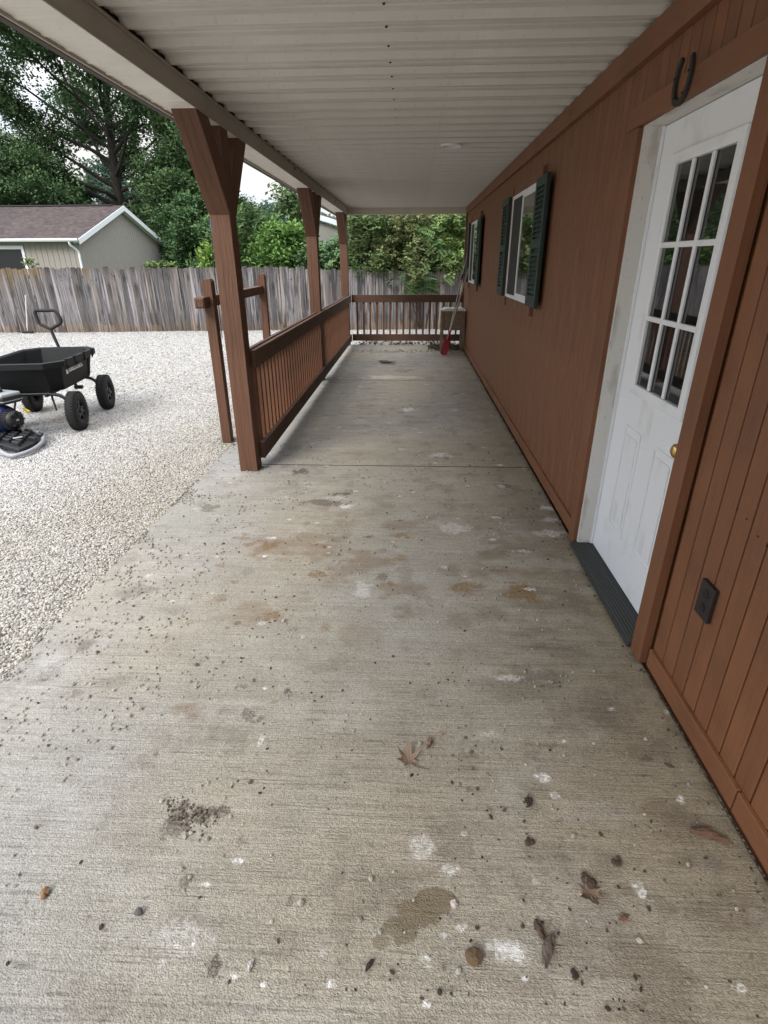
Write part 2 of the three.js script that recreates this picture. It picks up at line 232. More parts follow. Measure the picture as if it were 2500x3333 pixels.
// loose stones of the yard
function stoneGeo(seed, flat) { const g = new THREE.IcosahedronGeometry(1, 0), P = g.attributes.position, r = rngOf(seed), m = new Map(); for (let i = 0; i < P.count; i++) { const k = [P.getX(i), P.getY(i), P.getZ(i)].map(v => v.toFixed(3)).join(); if (!m.has(k)) m.set(k, 0.72 + 0.5 * r()); const s = m.get(k); P.setXYZ(i, P.getX(i) * s, P.getY(i) * s * flat, P.getZ(i) * s * 0.85); } g.computeVertexNormals(); return g; }
function scatter(name, geo, mat, list, label, category) {
  const im = new THREE.InstancedMesh(geo, mat, list.length), q = new THREE.Quaternion(), e = new THREE.Euler(), M = new THREE.Matrix4();
  list.forEach((s, i) => { q.setFromEuler(e.set(s.r[0], s.r[1], s.r[2])); M.compose(V(...s.p), q, V(...s.s)); im.setMatrixAt(i, M); if (s.c) im.setColorAt(i, s.c); });
  im.name = numbered(name); im.castShadow = im.receiveShadow = true; im.userData.kind = 'stuff'; if (label) tag(im, label, category); scene.add(im); return im;
}
const stone_m = std({ color: lin(1, 1, 1), roughness: 0.85 });
function stoneColor(r, d = 0.4) { const k = (0.26 + 0.34 * r()) * (1 - 0.22 * d), w = 0.3 * r() + 0.7 * d * r() + 0.25 * d, h = r(); if (h < 0.06 + 0.07 * d) return lin(0.13, 0.105, 0.08); return lin(k * (1 + 0.08 * w), k * 0.985, k * (0.99 - 0.24 * w)); }
{
  const r = rngOf(5), L = [];
  const add = (x, z, s) => { if (x > -1.60 - 0.05 * noise(z * 6, 1) && z < 1.3 && z > -4.74) return; if (x > -1.40 && z <= -4.74 && z > -11.21) return; const c = stoneColor(r, clamp(0.6 * sstep(-4.0, -1.7, x) * sstep(-8, -3.5, z) + 0.5 * (noise(x * 1.5 + 60, z * 1.5) - 0.5))); L.push({ p: [x, yardY(x, z) + s * 0.25, z], r: [r() * 0.6, r() * 6.28, r() * 0.6], s: [s, s * 0.75, s], c }); };
  for (let i = 0; i < 260000; i++) { const z = -0.3 - 6.7 * Math.pow(r(), 0.75), x = -1.5 - (1.5 - 0.72 * z) * r(); add(x, z, 0.0042 + 0.0058 * r()); }
  for (let i = 0; i < 80000; i++) { const z = -6.5 - 7.6 * r(), x = 3 - (6.5 - 0.75 * z) * r(); add(x, z, 0.008 + 0.008 * r()); }
  scatter('gravel', stoneGeo(3, 0.8), stone_m, L, 'pale limestone gravel covering the yard beside the porch', 'gravel');
  const Q = [];                                    // strays kicked onto the slab, most along its open edge
  for (let i = 0; i < 5200; i++) { const e = Math.pow(r(), 3.6), z = -0.7 - 4.0 * Math.pow(r(), 0.9), x = -1.62 + 2.55 * e; if (r() > 0.06 + 1.5 * sstep(0.42, 0.75, fbm(x * 3.5 + 9, z * 3.5, 3))) continue; const s = 0.0045 + 0.005 * r() * r() + (r() < 0.05 ? 0.004 : 0); Q.push({ p: [x, s * 0.45, z], r: [r(), r() * 6.28, r()], s: [s, s * 0.8, s], c: stoneColor(r, 0.9).multiplyScalar(0.8) }); }
  scatter('scattered_pebbles', stoneGeo(8, 0.8), stone_m, Q, 'small loose pebbles scattered over the concrete porch slab', 'pebbles');
  const D = [];
  for (let i = 0; i < 1500; i++) { const z = -0.66 - 8.5 * Math.pow(r(), 1.9), x = -1.5 + 2.45 * Math.pow(r(), 0.62); if (r() > 0.15 + 1.3 * sstep(0.42, 0.72, fbm(x * 4 + 70, z * 4, 3))) continue; const s = 0.0022 + 0.0055 * r() * r(); const k = 0.5 + r(); D.push({ p: [x, s * 0.4, z], r: [r(), r() * 6.28, r()], s: [s * (1 + r()), s * 0.7, s], c: lin(0.05 * k, 0.036 * k, 0.026 * k) }); }
  for (let i = 0; i < 260; i++) { const z = -0.9 - 10 * r(), x = 0.975 - 0.05 * Math.pow(r(), 2), s = 0.003 + 0.006 * r() * r(); const k = 0.5 + r(); D.push({ p: [x, s * 0.4, z], r: [r(), r() * 6.28, r()], s: [s * 1.5, s * 0.7, s], c: lin(0.07 * k, 0.05 * k, 0.035 * k) }); }
  for (let i = 0; i < 150; i++) { const a = r() * 6.28, q = Math.sqrt(r()), k = 0.8 + 1.4 * r(), s = 0.0015 + 0.0045 * r() * r(); D.push({ p: [-0.64 + 0.10 * q * Math.cos(a), s * 0.4, -1.08 + 0.05 * q * Math.sin(a) + 0.04 * q * Math.cos(a)], r: [r(), r() * 6, r()], s: [s * 1.4, s, s], c: lin(0.06 * k, 0.045 * k, 0.035 * k) }); }
  scatter('dirt_crumbs', stoneGeo(11, 0.7), stone_m, D, 'dark dried dirt crumbs strewn over the concrete slab', 'dirt');
}

// ---------------------------------------------------------------- the house along the porch
const house = thing('brown_house', 'long brown grooved-board house with white glazed door and dark green shutters', 'house');
{
  const zN = 1.3, zF = -11.36, bk = 1.012;
  const boxes = [[bk, 1.2, -0.2, 2.42, zN, -1.93], [bk, 1.2, -0.2, 2.42, -2.875, zF], [bk, 1.2, 2.05, 2.42, -1.93, -2.875]].map(b => { const [g, p] = box2(...b); return at(g, ...p); });
  const [gb, pb] = box2(1.2, 6, -0.2, 2.42, zN, zF); boxes.push(at(gb, ...pb));
  const wallPart = part(house, 'wall', merge(boxes), wall_m);
  // grooved boards, one by one
  const P = 0.0868, prof = (h, v) => { const k = 'board' + h.toFixed(3) + v; if (!cache.has(k)) { const w = P - 0.0075, c = 0.0022, t = 0.012; const g = extrude([[-w / 2, 0], [w / 2, 0], [w / 2, t - c], [w / 2 - c, t], [-w / 2 + c, t], [-w / 2, t - c]], h); g.rotateX(-Math.PI / 2); g.rotateY(Math.PI / 2); cache.set(k, planarUV(g, v * 0.27, v * 0.19)); } return cache.get(k); };
  let n = 0;
  const strip = (z, y0, y1) => part(wallPart, 'siding_board', prof(y1 - y0, n++ % 5), wall_m, [bk, y0, z]);
  for (let z = -0.30; z > -1.80; z -= P) strip(z, 0.06, 2.30);
  for (let z = -2.93; z > zF + 0.03; z -= P) strip(z, 0.06, 2.30);
  for (let z = -1.83; z > -2.90; z -= P) strip(z, 2.09, 2.30);
  // boards along the foot and the top
  for (const [a, b] of [[0.2, -1.158], [-1.164, -1.812]]) span(house, 'baseboard', trim_m, 0.984, 1.0, 0.012, 0.094, a, b, 0.003);
  for (const [a, b] of [[-2.962, -6.6], [-6.604, zF]]) span(house, 'baseboard', trim_m, 0.984, 1.0, 0.012, 0.094, a, b, 0.003);
  for (const [a, b] of [[1.2, -2.3], [-2.303, -6.0], [-6.003, zF]]) span(house, 'frieze_board', trim_m, 0.965, 1.0, 2.288, 2.398, a, b, 0.003);
  // corner board at the far end
  span(house, 'corner_board', wall_m, 0.97, 1.0, 0, 2.288, -11.27, zF, 0.003);
  // door
  const door = part(house, 'door', bx(0.044, 2.005, 0.885, 0.002), white_m, [1.092, 1.032, -2.398]);
  const dz = -2.398, dy = 1.032, dx = 1.092, D = (name, m, x0, x1, y0, y1, z0, z1, r = 0) => { const [g, p] = box2(x0, x1, y0, y1, z0, z1, r); return part(door, name, g, m, [p[0] - dx, p[1] - dy, p[2] - dz]); };
  const y0 = 0.943, y1 = 1.912, z0 = -2.125, z1 = -2.675, fw = 0.045;
  D('lite_frame', white_m, 1.052, 1.070, y0, y0 + fw, z0, z1, 0.006); D('lite_frame', white_m, 1.052, 1.070, y1 - fw, y1, z0, z1, 0.006);
  D('lite_frame', white_m, 1.0515, 1.070, y0 + 0.01, y1 - 0.01, z0, z0 - fw, 0.006); D('lite_frame', white_m, 1.0515, 1.070, y0 + 0.01, y1 - 0.01, z1, z1 + fw, 0.006);
  const iy0 = y0 + fw, iy1 = y1 - fw, iz0 = z0 - fw, iz1 = z1 + fw, pw = (iz0 - iz1) / 3, ph = (iy1 - iy0) / 3;
  for (let a = 0; a < 3; a++) for (let b = 0; b < 3; b++) D('pane', glass_m, 1.0665, 1.0685, iy0 + b * ph + 0.001, iy0 + (b + 1) * ph - 0.001, iz0 - a * pw - 0.001, iz0 - (a + 1) * pw + 0.001);
  for (let a = 1; a < 3; a++) { D('muntin', white_m, 1.054, 1.0662, iy0, iy1, iz0 - a * pw + 0.011, iz0 - a * pw - 0.011, 0.004); D('muntin', white_m, 1.0545, 1.0658, iy0 + a * ph - 0.011, iy0 + a * ph + 0.011, iz0, iz1, 0.004); }
  for (const [a, b] of [[-2.475, -2.675], [-2.115, -2.325]]) {       // pressed lower panels: a raised bead round a raised field
    D('door_panel', white_m, 1.0645, 1.0705, 0.285, 0.745, a - 0.035, b + 0.035, 0.0022);
    for (const q of [[0.245, 0.262, a, b], [0.768, 0.785, a, b], [0.262, 0.768, a, a - 0.017], [0.262, 0.768, b + 0.017, b]]) D('panel_bead', white_m, 1.0645, 1.0702, q[0], q[1], q[2], q[3], 0.0020);
  }
  const knob = new THREE.LatheGeometry([[0.0, 0], [0.030, 0], [0.030, 0.004], [0.012, 0.010], [0.011, 0.022], [0.022, 0.030], [0.029, 0.042], [0.027, 0.054], [0.016, 0.062], [0, 0.064]].map(p => new THREE.Vector2(...p)), 28).rotateZ(Math.PI / 2);
  part(door, 'knob', knob, brass_m, [1.070 - dx, 0.852 - dy, -2.045 - dz]);
  // frame, brown casing, sill
  span(house, 'door_jamb', jamb_m, 0.986, 1.125, 0.03, 2.062, -2.845, -2.875, 0.002); span(house, 'door_jamb', jamb_m, 0.986, 1.125, 0.03, 2.062, -1.952, -1.932, 0.002);
  span(house, 'door_head', jamb_m, 0.9865, 1.125, 2.037, 2.0625, -1.953, -2.8445, 0.002);
  span(house, 'door_stop', white_m, 1.055, 1.069, 0.03, 2.036, -2.8445, -2.836, 0.001);
  span(house, 'door_casing', wall_m, 0.962, 1.0, 0.004, 2.038, -1.832, -1.925, 0.003); span(house, 'door_casing', wall_m, 0.962, 1.0, 0.004, 2.038, -2.866, -2.956, 0.003);
  span(house, 'head_casing', trim_m, 0.960, 1.0, 2.0395, 2.124, -1.74, -3.0, 0.003);
  const sill = part(house, 'door_sill', bx(0.125, 0.024, 0.925, 0.004), std({ color: lin(0.045, 0.046, 0.047), roughness: 0.6, metalness: 0.3 }), [1.012, 0.0145, -2.397]);
  for (let k = 0; k < 6; k++) part(sill, 'ridge', bx(0.006, 0.004, 0.92, 0.001), std({ color: lin(0.075, 0.075, 0.074), roughness: 0.6, metalness: 0.3 }), [-0.05 + k * 0.015, 0.0135, 0]);
  // outlet cover, screw holes
  const out = part(house, 'outlet_cover', bx(0.016, 0.128, 0.084, 0.003), std({ color: lin(0.020, 0.014, 0.014), roughness: 0.5 }), [0.992, 0.492, -1.562]);
  for (const dy2 of [-0.026, 0.026]) { part(out, 'receptacle', new THREE.CylinderGeometry(0.017, 0.017, 0.004, 20).rotateZ(Math.PI / 2), black_m, [-0.0088, dy2, 0]); for (const s of [-1, 1]) part(out, 'slot', bx(0.001, 0.008, 0.0022), iron_m, [-0.0112, dy2 + 0.002, s * 0.006]); }
  for (const [z, y] of [[-1.555, 0.83], [-1.50, 0.822], [-1.43, 0.80], [-1.385, 0.795], [-1.318, 0.77], [-1.27, 0.75]]) part(house, 'nail_hole', new THREE.CylinderGeometry(0.0035, 0.0035, 0.002, 8).rotateZ(Math.PI / 2), black_m, [0.9995, y, z]);
  // windows and shutters
  const win = (c, w) => {
    const h = 0.895, yb = 1.18, W = part(house, 'window', bx(0.012, h, w), screen_m, [0.992, yb + h / 2, c]);
    const A = (name, m, x0, x1, a0, a1, b0, b1, r = 0) => { const [g, p] = box2(x0, x1, a0, a1, b0, b1, r); return part(W, name, g, m, [p[0] - 0.992, p[1], p[2]]); };
    const H = h / 2, K = w / 2;
    A('frame', white_m, 0.968, 1.0, -H, -H + 0.03, -K, K, 0.003); A('frame', white_m, 0.968, 1.0, H - 0.03, H, -K, K, 0.003); A('frame', white_m, 0.968, 1.0, -H + 0.03, H - 0.03, K - 0.028, K, 0.003); A('frame', white_m, 0.968, 1.0, -H + 0.03, H - 0.03, -K, -K + 0.028, 0.003);
    A('sash', white_m, 0.960, 0.976, -H + 0.02, -H + 0.062, -0.02, K - 0.02, 0.003); A('sash', white_m, 0.960, 0.976, H - 0.062, H - 0.02, -0.02, K - 0.02, 0.003); A('sash', white_m, 0.960, 0.976, -H + 0.062, H - 0.062, K - 0.05, K - 0.02, 0.003); A('sash', white_m, 0.960, 0.976, -H + 0.062, H - 0.062, -0.02, 0.012, 0.003);
    A('pane', glass_m, 0.966, 0.970, -H + 0.062, H - 0.062, 0.012, K - 0.05);
    A('insect_screen', screen_m, 0.978, 0.981, -H + 0.03, H - 0.03, -K + 0.028, -0.02);
    const e = 0.035, trims = [[yb - 0.085, 2.16, c + K + 0.10, c + K + 0.008], [yb - 0.085, 2.16, c - K - 0.008, c - K - 0.10]];
    for (const t of trims) span(house, 'window_casing', wall_m, 0.968, 1.0, t[0], t[1], t[2], t[3], 0.003);
    span(house, 'window_casing', trim_m, 0.978, 1.0, yb + h + 0.004, 2.155, c + K + 0.006, c - K - 0.006, 0.003);
    const q = (w + 0.01) / 4; for (let k = 0; k < 4; k++) span(house, 'window_apron', wall_m, 0.982, 1.0, yb - 0.08, yb - 0.004, c + K + 0.004 - k * q, c + K + 0.004 - (k + 1) * q + 0.022, 0.003);
    for (const s of [1, -1]) {
      const S = part(house, 'shutter', bx(0.006, 0.90, 0.37), green_m, [0.962, 1.63, c + s * (K + 0.235)]);
      const B = (name, x0, x1, a0, a1, b0, b1, r = 0.003) => { const [g, p] = box2(x0, x1, a0, a1, b0, b1, r); return part(S, name, g, green_m, p); };
      for (const t of [-1, 1]) B('stile', -0.026, -0.0035, -0.45, 0.45, t * 0.185, t * 0.135);
      for (const [a, b] of [[-0.45, -0.365], [-0.03, 0.035], [0.385, 0.45]]) B('shutter_rail', -0.0255, -0.0035, a, b, -0.135, 0.135);
      for (let y = -0.335; y < 0.37; y += 0.0335) if (Math.abs(y - 0.0025) > 0.047) part(S, 'louver', bx(0.005, 0.036, 0.268), green_m, [-0.0145, y, 0], [0, 0, -0.55]);
    }
  };
  win(-5.52, 1.20); win(-9.60, 1.18);
}
{ // horseshoe nailed open side up over the door
  const t = thing('horseshoe', 'rusty black horseshoe nailed open end up above the white door', 'horseshoe', [0.954, 2.095, -2.455]);
  const c = [[0.070, 0.040], [0.045, 0.053], [0.012, 0.060], [-0.022, 0.055], [-0.050, 0.036], [-0.062, 0], [-0.050, -0.036], [-0.022, -0.055], [0.012, -0.060], [0.045, -0.053], [0.070, -0.040]].map(([y, z]) => V(0, y, z));
  part(t, 'shoe', new THREE.ExtrudeGeometry(new THREE.Shape([[-0.006, -0.010], [0.006, -0.010], [0.006, 0.010], [-0.006, 0.010]].map(p => new THREE.Vector2(...p))), { steps: 60, bevelEnabled: false, extrudePath: new THREE.CatmullRomCurve3(c) }), iron_m, [0, 0, 0], [0.12, 0, 0]);
  for (const [y, z] of [[0.02, 0.055], [0.02, -0.055], [-0.04, 0.035], [-0.04, -0.035]]) part(t, 'nail_head', new THREE.CylinderGeometry(0.004, 0.004, 0.006, 8).rotateZ(Math.PI / 2), iron_m, [-0.008, y, z]);
}

// ---------------------------------------------------------------- porch roof
const roof = thing('porch_roof', 'porch roof with dingy white corrugated metal ceiling and tan edge beam', 'roof');
{
  // profile along z (y up): wide flats with a narrow rib hanging down every 22.9 cm and two faint stiffeners
  const pitch = 0.2290, yF = 2.425;
  const sheet = (x0, x1, zs, nPitch, yf, hang, pt) => {
    const q = []; for (let k = 0; k < nPitch; k++) { const z = zs - k * pt, r = pt / 0.229; for (const [dz, dy] of [[0, 0], [0.015, hang], [0.039, hang], [0.054, 0], [0.112, 0], [0.118, hang * 0.16], [0.130, hang * 0.16], [0.136, 0], [0.160, 0], [0.166, hang * 0.16], [0.178, hang * 0.16], [0.184, 0]]) q.push([z - dz * r, yf - dy]); } q.push([zs - nPitch * pt, yf]);
    const pos = [], idx = []; for (let i = 0; i + 1 < q.length; i++) { const [a, ya] = q[i], [b, yb] = q[i + 1]; pos.push(x0, ya, a, x1, ya, a, x1, yb, b, x0, ya, a, x1, yb, b, x0, yb, b); }
    const g = new THREE.BufferGeometry(); g.setAttribute('position', new THREE.Float32BufferAttribute(pos, 3)); g.computeVertexNormals(); return planarUV(g);
  };
  const z0 = -2.61 + pitch * 16 + 0.03;
  for (let k = 0; k < 14; k++) part(roof, 'ceiling_panel', sheet(-1.215, 1.0, z0 - k * 4 * pitch, 4, yF - (k % 2) * 0.0008, 0.027, pitch), ceil_m);
  const dome = new THREE.SphereGeometry(0.0062, 10, 6, 0, Math.PI * 2, Math.PI / 2, Math.PI / 2);
  for (let k = 4; k < 56; k++) { const z = z0 - k * pitch - 0.148; if (z > -11.3 && z < -2.2) part(roof, 'screw', dome, iron_m, [-0.125, yF - 0.003, z]); }
  span(roof, 'beam', tan_m, -1.34, -1.203, 2.289, 2.389, 1.3, -11.45, 0.004); span(roof, 'beam_blocking', fascia_m, -1.30, -1.232, 2.391, 2.468, 1.3, -11.45);
  span(roof, 'beam_lip', tan_m, -1.2028, -1.195, 2.382, 2.3945, 1.3, -11.33, 0.002); span(roof, 'beam_lip', tan_m, -1.2028, -1.196, 2.283, 2.291, 1.3, -11.33, 0.002);
  for (let k = 0; k < 10; k++) part(roof, 'soffit_panel', sheet(-1.385, -1.2, 0.6 - k * 8 * 0.155, 8, 2.2868, 0.0045, 0.155), soffit_m);
  span(roof, 'edge_trim', tan_m, -1.397, -1.384, 2.274, 2.292, 1.3, -11.45, 0.002);
  span(roof, 'fascia', fascia_m, -1.43, -1.398, 2.272, 2.47, 1.3, -11.47, 0.003);
  span(roof, 'end_beam', std({ map: dirtMetal, color: lin(0.9, 0.85, 0.78), roughness: 0.5 }), -1.203, 0.999, 2.288, 2.412, -11.33, -11.45, 0.004);
  span(roof, 'roof_deck', std({ color: lin(0.18, 0.17, 0.16), roughness: 0.8 }), -1.46, 6.2, 2.472, 2.62, 1.4, -11.55);
  { const g = []; for (let z = 1.3; z > -11.5; z -= 0.155) g.push(at(new THREE.CylinderGeometry(0.014, 0.014, 0.06, 8).rotateZ(Math.PI / 2), -1.455, 2.474, z)); const m = part(roof, 'roofing_edge', merge(g), fascia_m); m.userData.kind = 'stuff'; }
  for (const [x, z] of [[0.315, -5.475]]) { // unlit recessed cans: ring, white inner cup, bulb face
    const L = part(roof, 'recessed_light', new THREE.TorusGeometry(0.082, 0.010, 10, 36).rotateX(Math.PI / 2), white_m, [x, 2.397, z]);
    part(L, 'baffle', new THREE.CylinderGeometry(0.078, 0.06, 0.03, 32, 1, true), std({ color: lin(0.7, 0.69, 0.66), roughness: 0.6, side: THREE.DoubleSide }), [0, 0.010, 0]);
    part(L, 'lens', new THREE.CylinderGeometry(0.074, 0.074, 0.006, 32), std({ color: lin(0.85, 0.84, 0.8), roughness: 0.4 }), [0, 0.004, 0]);
  }
  const hook = new THREE.TorusGeometry(0.014, 0.003, 8, 20, 4.6).rotateY(Math.PI / 2);
  for (const [z, y] of [[-6.35, 2.36], [-9.55, 2.35]]) part(roof, 'hook', hook, iron_m, [-1.190, y, z]);
  part(roof, 'hook', hook, iron_m, [-1.29, 2.272, -3.85], [0, Math.PI / 2, 0]);
  // old wasp and dirt plugs in the gaps above the beam
  const r = rngOf(17), g = []; for (let k = 2; k < 58; k++) for (let j = 0; j < 5; j++) { const z = z0 - k * pitch - 0.064 - 0.16 * r(); if (z < -11.2) continue; g.push(at(stoneGeo(20 + j, 1), -1.205 + 0.02 * r(), 2.402 + 0.006 * r(), z, r(), r(), r()).scale(1, 1, 1)); }
  const s = 0.008; const h = g.map(q => { q.computeBoundingSphere(); const c = q.boundingSphere.center; return q.translate(-c.x, -c.y, -c.z).scale(s * 1.2, s * 0.7, s * 1.5).translate(c.x, c.y, c.z); });
  const m = part(roof, 'dirt_plug', merge(h), std({ color: lin(0.03, 0.024, 0.02), roughness: 1 })); m.userData.kind = 'stuff';
}

// ---------------------------------------------------------------- posts and railings
{
  const shaftG = planarUV(new RoundedBoxGeometry(0.139, 2.284, 0.139, 1, 0.005).translate(0, 1.142, 0));
  const braceG = (s) => { const g = extrude([[0.0698, 1.797], [0.495, 2.2845], [0.295, 2.2845], [0.0698, 2.03]], 0.137, 0.003); g.rotateY(-Math.PI / 2); g.translate(0.0685, 0, 0); if (s < 0) { g.rotateY(Math.PI); } return planarUV(g); };
  const gA = braceG(1), gB = braceG(-1);
  const labels = ['brown porch post nearest the camera, with two braces under the beam', 'brown porch post at the middle of the side railing', 'brown corner porch post at the far end of the side railing'];
  const proto = thing('porch_post', labels[0], 'post', [-1.27, 0, -4.085], 0, 'brown porch posts with braces');
  part(proto, 'shaft', shaftG, post_m); part(proto, 'brace', gA, post_m); part(proto, 'brace', gB, post_m);
  [-4.085, -7.68, -11.17].forEach((z, i) => { let o = proto; if (i) { o = proto.clone(); o.name = numbered('porch_post'); o.userData = { ...proto.userData, label: labels[i] }; scene.add(o); if (i === 2) o.remove(o.children[2]); } o.position.z = z; });
}
{
  const t = thing('porch_railing', 'long brown wooden railing with balusters along the open side of the porch', 'railing', [-1.2, 0, -4.1]);
  const seg = [[-0.035, -3.58], [-3.584, -7.09]];
  for (const [a, b] of seg) { span(t, 'top_rail', rail_m, 0.001, 0.039, 0.79, 0.915, a, b, 0.004); span(t, 'bottom_rail', rail_m, 0.001, 0.039, 0.072, 0.20, a, b, 0.004); }
  span(t, 'back_rail', rail_m, -0.078, -0.041, 0.80, 0.905, -0.06, -3.50, 0.004); span(t, 'back_rail', rail_m, -0.078, -0.041, 0.80, 0.905, -3.66, -7.0, 0.004);
  const g = bx(0.037, 0.74, 0.037, 0.003); const b = rngOf(3);
  for (let z = -0.16; z > -6.95; z -= 0.127) if (Math.abs(z + 3.58) > 0.10) part(t, 'baluster', g, baluster_m, [-0.0205, 0.505, z], [0, (b() - 0.5) * 0.06, (b() - 0.5) * 0.006]);
}
{
  const t = thing('porch_railing', 'short brown wooden railing closing the far end of the porch', 'railing', [0, 0, -11.25]);
  span(t, 'top_rail', rail_m, -1.16, 0.998, 0.785, 0.922, 0, -0.038, 0.004); span(t, 'bottom_rail', rail_m, -1.16, 0.998, 0.07, 0.195, 0, -0.038, 0.004);
  const g = bx(0.037, 0.74, 0.037, 0.003); const b = rngOf(4);
  for (let x = -1.06; x < 0.98; x += 0.1295) part(t, 'baluster', g, baluster_m, [x, 0.505, -0.059], [0, (b() - 0.5) * 0.06, 0]);
}
{ // hitching rail in the gravel
  const t = thing('hitching_rail', 'brown hitching rail on two square posts in the gravel beside the porch', 'hitching rail', [-1.72, -0.05, -4.91]);
  const p = (h) => { const g = extrude([[-0.042, 0], [0.042, 0], [0.042, h - 0.02], [0.03, h], [-0.03, h], [-0.042, h - 0.02]], 0.084, 0.003); g.translate(0, 0, -0.042); return planarUV(g); };
  part(t, 'post', p(1.435), post_m); part(t, 'post', p(1.43), post_m, [-0.08, 0, -2.12], [0, 0.05, 0]);
  const bar = extrude([[-0.042, -0.042], [0.042, -0.042], [0.042, 0.042], [-0.042, 0.042]], 2.46, 0.012); part(t, 'crossbar', planarUV(bar), post_m, [-0.112, 1.257, -2.27], [0, 0.035, 0]);
  scatter('weeds', new THREE.ConeGeometry(0.3, 1, 4), std({ color: lin(0.05, 0.07, 0.03), roughness: 1 }), (() => { const r = rngOf(77), L = []; for (let i = 0; i < 60; i++) { const a = r() * 6.28, q = 0.06 + 0.07 * r(); L.push({ p: [-1.73 + q * Math.cos(a) * 1.4, -0.03, -4.88 + q * Math.sin(a)], r: [(r() - 0.5) * 1.6, r() * 6, (r() - 0.5) * 1.6], s: [0.006, 0.03 + 0.03 * r(), 0.006] }); } return L; })(), 'few low weeds at the foot of the near hitching post', 'weeds');
}

// ---------------------------------------------------------------- board fence
{
  const zAt = (x) => -14.33 - 0.088 * x, ang = Math.atan(0.088);
  const fmapOf = (moss) => colorTex(1024, 1024, (s, t) => {       // 2 m x 1.5 m of weathered upright grain
    const x = s * 256, wob = 0.7 * noise(s * 40, t * 6, 20), g = noise(x + wob, t * 5, 256), g2 = noise(x * 2 + wob * 2, t * 10, 512), g3 = noise(s * 64 + wob, t * 3, 64);
    let k = 0.045 + 0.21 * (0.40 * g + 0.22 * g2 + 0.38 * g3) * (0.7 + 0.6 * fbm(s * 20, t * 4, 3, 20));
    const dark = sstep(0.56, 0.78, noise(s * 48 + wob * 0.5, t * 5 + 3, 48)) * (0.45 + 0.4 * noise(s * 20, t * 9, 20)); k *= 1 - 0.78 * dark;
    const knot = sstep(0.90, 0.95, noise(s * 56, t * 34)); k *= 1 - 0.7 * knot;
    const streak = sstep(0.66, 0.82, noise(s * 110 + wob, t * 2, 110)); k = mix(k, 0.36, streak * 0.55);
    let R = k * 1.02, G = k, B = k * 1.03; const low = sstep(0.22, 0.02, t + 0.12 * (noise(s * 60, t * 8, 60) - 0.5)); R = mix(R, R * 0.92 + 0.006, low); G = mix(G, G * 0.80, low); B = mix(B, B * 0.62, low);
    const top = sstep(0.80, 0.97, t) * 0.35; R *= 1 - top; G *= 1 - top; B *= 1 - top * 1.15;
    if (moss) { const m = sstep(0.50, 0.66, fbm(s * 26, t * 9, 4) + 0.30 * sstep(0.5, 1, t) - 0.12) * sstep(0.35, 0.9, t) * (0.3 + 0.3 * noise(s * 70, t * 30)); R = mix(R, 0.22, m); G = mix(G, 0.145, m); B = mix(B, 0.04, m); }
    return [R * 0.94, G * 0.88, B * 0.85];
  });
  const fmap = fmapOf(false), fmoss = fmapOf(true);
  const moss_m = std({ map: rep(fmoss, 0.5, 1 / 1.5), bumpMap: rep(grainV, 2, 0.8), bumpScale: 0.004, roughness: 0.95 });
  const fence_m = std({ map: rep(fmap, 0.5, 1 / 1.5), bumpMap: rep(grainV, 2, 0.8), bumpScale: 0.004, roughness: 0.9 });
  const tones = [0.62, 0.8, 0.95, 1.1, 1.25].map((k, n) => { const m = fence_m.clone(); m.color = lin(k, k * (n % 2 ? 0.96 : 1), k * (n % 2 ? 0.90 : 1.02)); return m; });
  const f = thing('board_fence', 'weathered grey upright board fence across the back of the gravel yard', 'fence', [0, 0, -14.33], ang);
  const r = rngOf(21), geos = [];
  for (let v = 0; v < 16; v++) { const w = 0.112 + 0.020 * r(), h = 1.40 + 0.045 * (r() - 0.5), c = 0.010 + 0.02 * r(), tl = 0.018 * (r() - 0.5); const g = extrude([[-w / 2, 0], [w / 2, 0], [w / 2, h - c + tl], [w / 2 - c, h + tl * 0.5], [-w / 2 + c, h - tl * 0.5], [-w / 2, h - c - tl]], 0.017); geos.push([w, planarUV(g, v * 0.125 + 0.06, 0)]); }
  let x = -16.5, i = 0;
  while (x < 3.2) {
    const v = Math.floor(r() * 16), [w, g] = geos[v], right = sstep(-3, -1, x) * 0.09, wide = sstep(-9, -9.4, x);
    const m = part(f, 'picket', g, (x > -9.9 && x < -8.7) || (x > -8.1 && x < -7.6 && r() < 0.6) ? moss_m : tones[Math.floor(r() * 5)], [x + w / 2, GY - 0.005, 0.010 * (r() - 0.5)], [0.02 * (r() - 0.5), 0.05 * (r() - 0.5), 0.012 * (r() - 0.5)]); m.scale.y = (1.435 - right + 0.035 * (r() - 0.5)) / 1.40;
    x += w + 0.002 + 0.005 * r(); i++;
  }
  for (const y of [0.25, 0.75, 1.2]) part(f, 'fence_rail', bx(19.6, 0.085, 0.038, 0.003), fence_m, [-6.65, y, -0.030]);
  for (let px = -16; px < 3.2; px += 2.4) part(f, 'fence_post', bx(0.09, 1.45, 0.09, 0.004), fence_m, [px, 0.68, -0.10]);
}
{ // short tool standing at the fence
  const t = thing('garden_hoe', 'garden tool with pale handle and dark head leaning on the fence', 'garden tool', [-9.2, GY, -13.38]);
  part(t, 'handle', rod(V(-0.06, 0.06, 0.02), V(0.055, 0.86, -0.08), 0.016, 0.014), std({ color: lin(0.55, 0.52, 0.47), roughness: 0.7 }));
  part(t, 'head', merge([at(bx(0.28, 0.055, 0.05, 0.012), -0.07, 0.03, 0.02), rod(V(-0.07, 0.03, 0.02), V(-0.055, 0.13, 0.012), 0.02, 0.017)]), black_m);
}

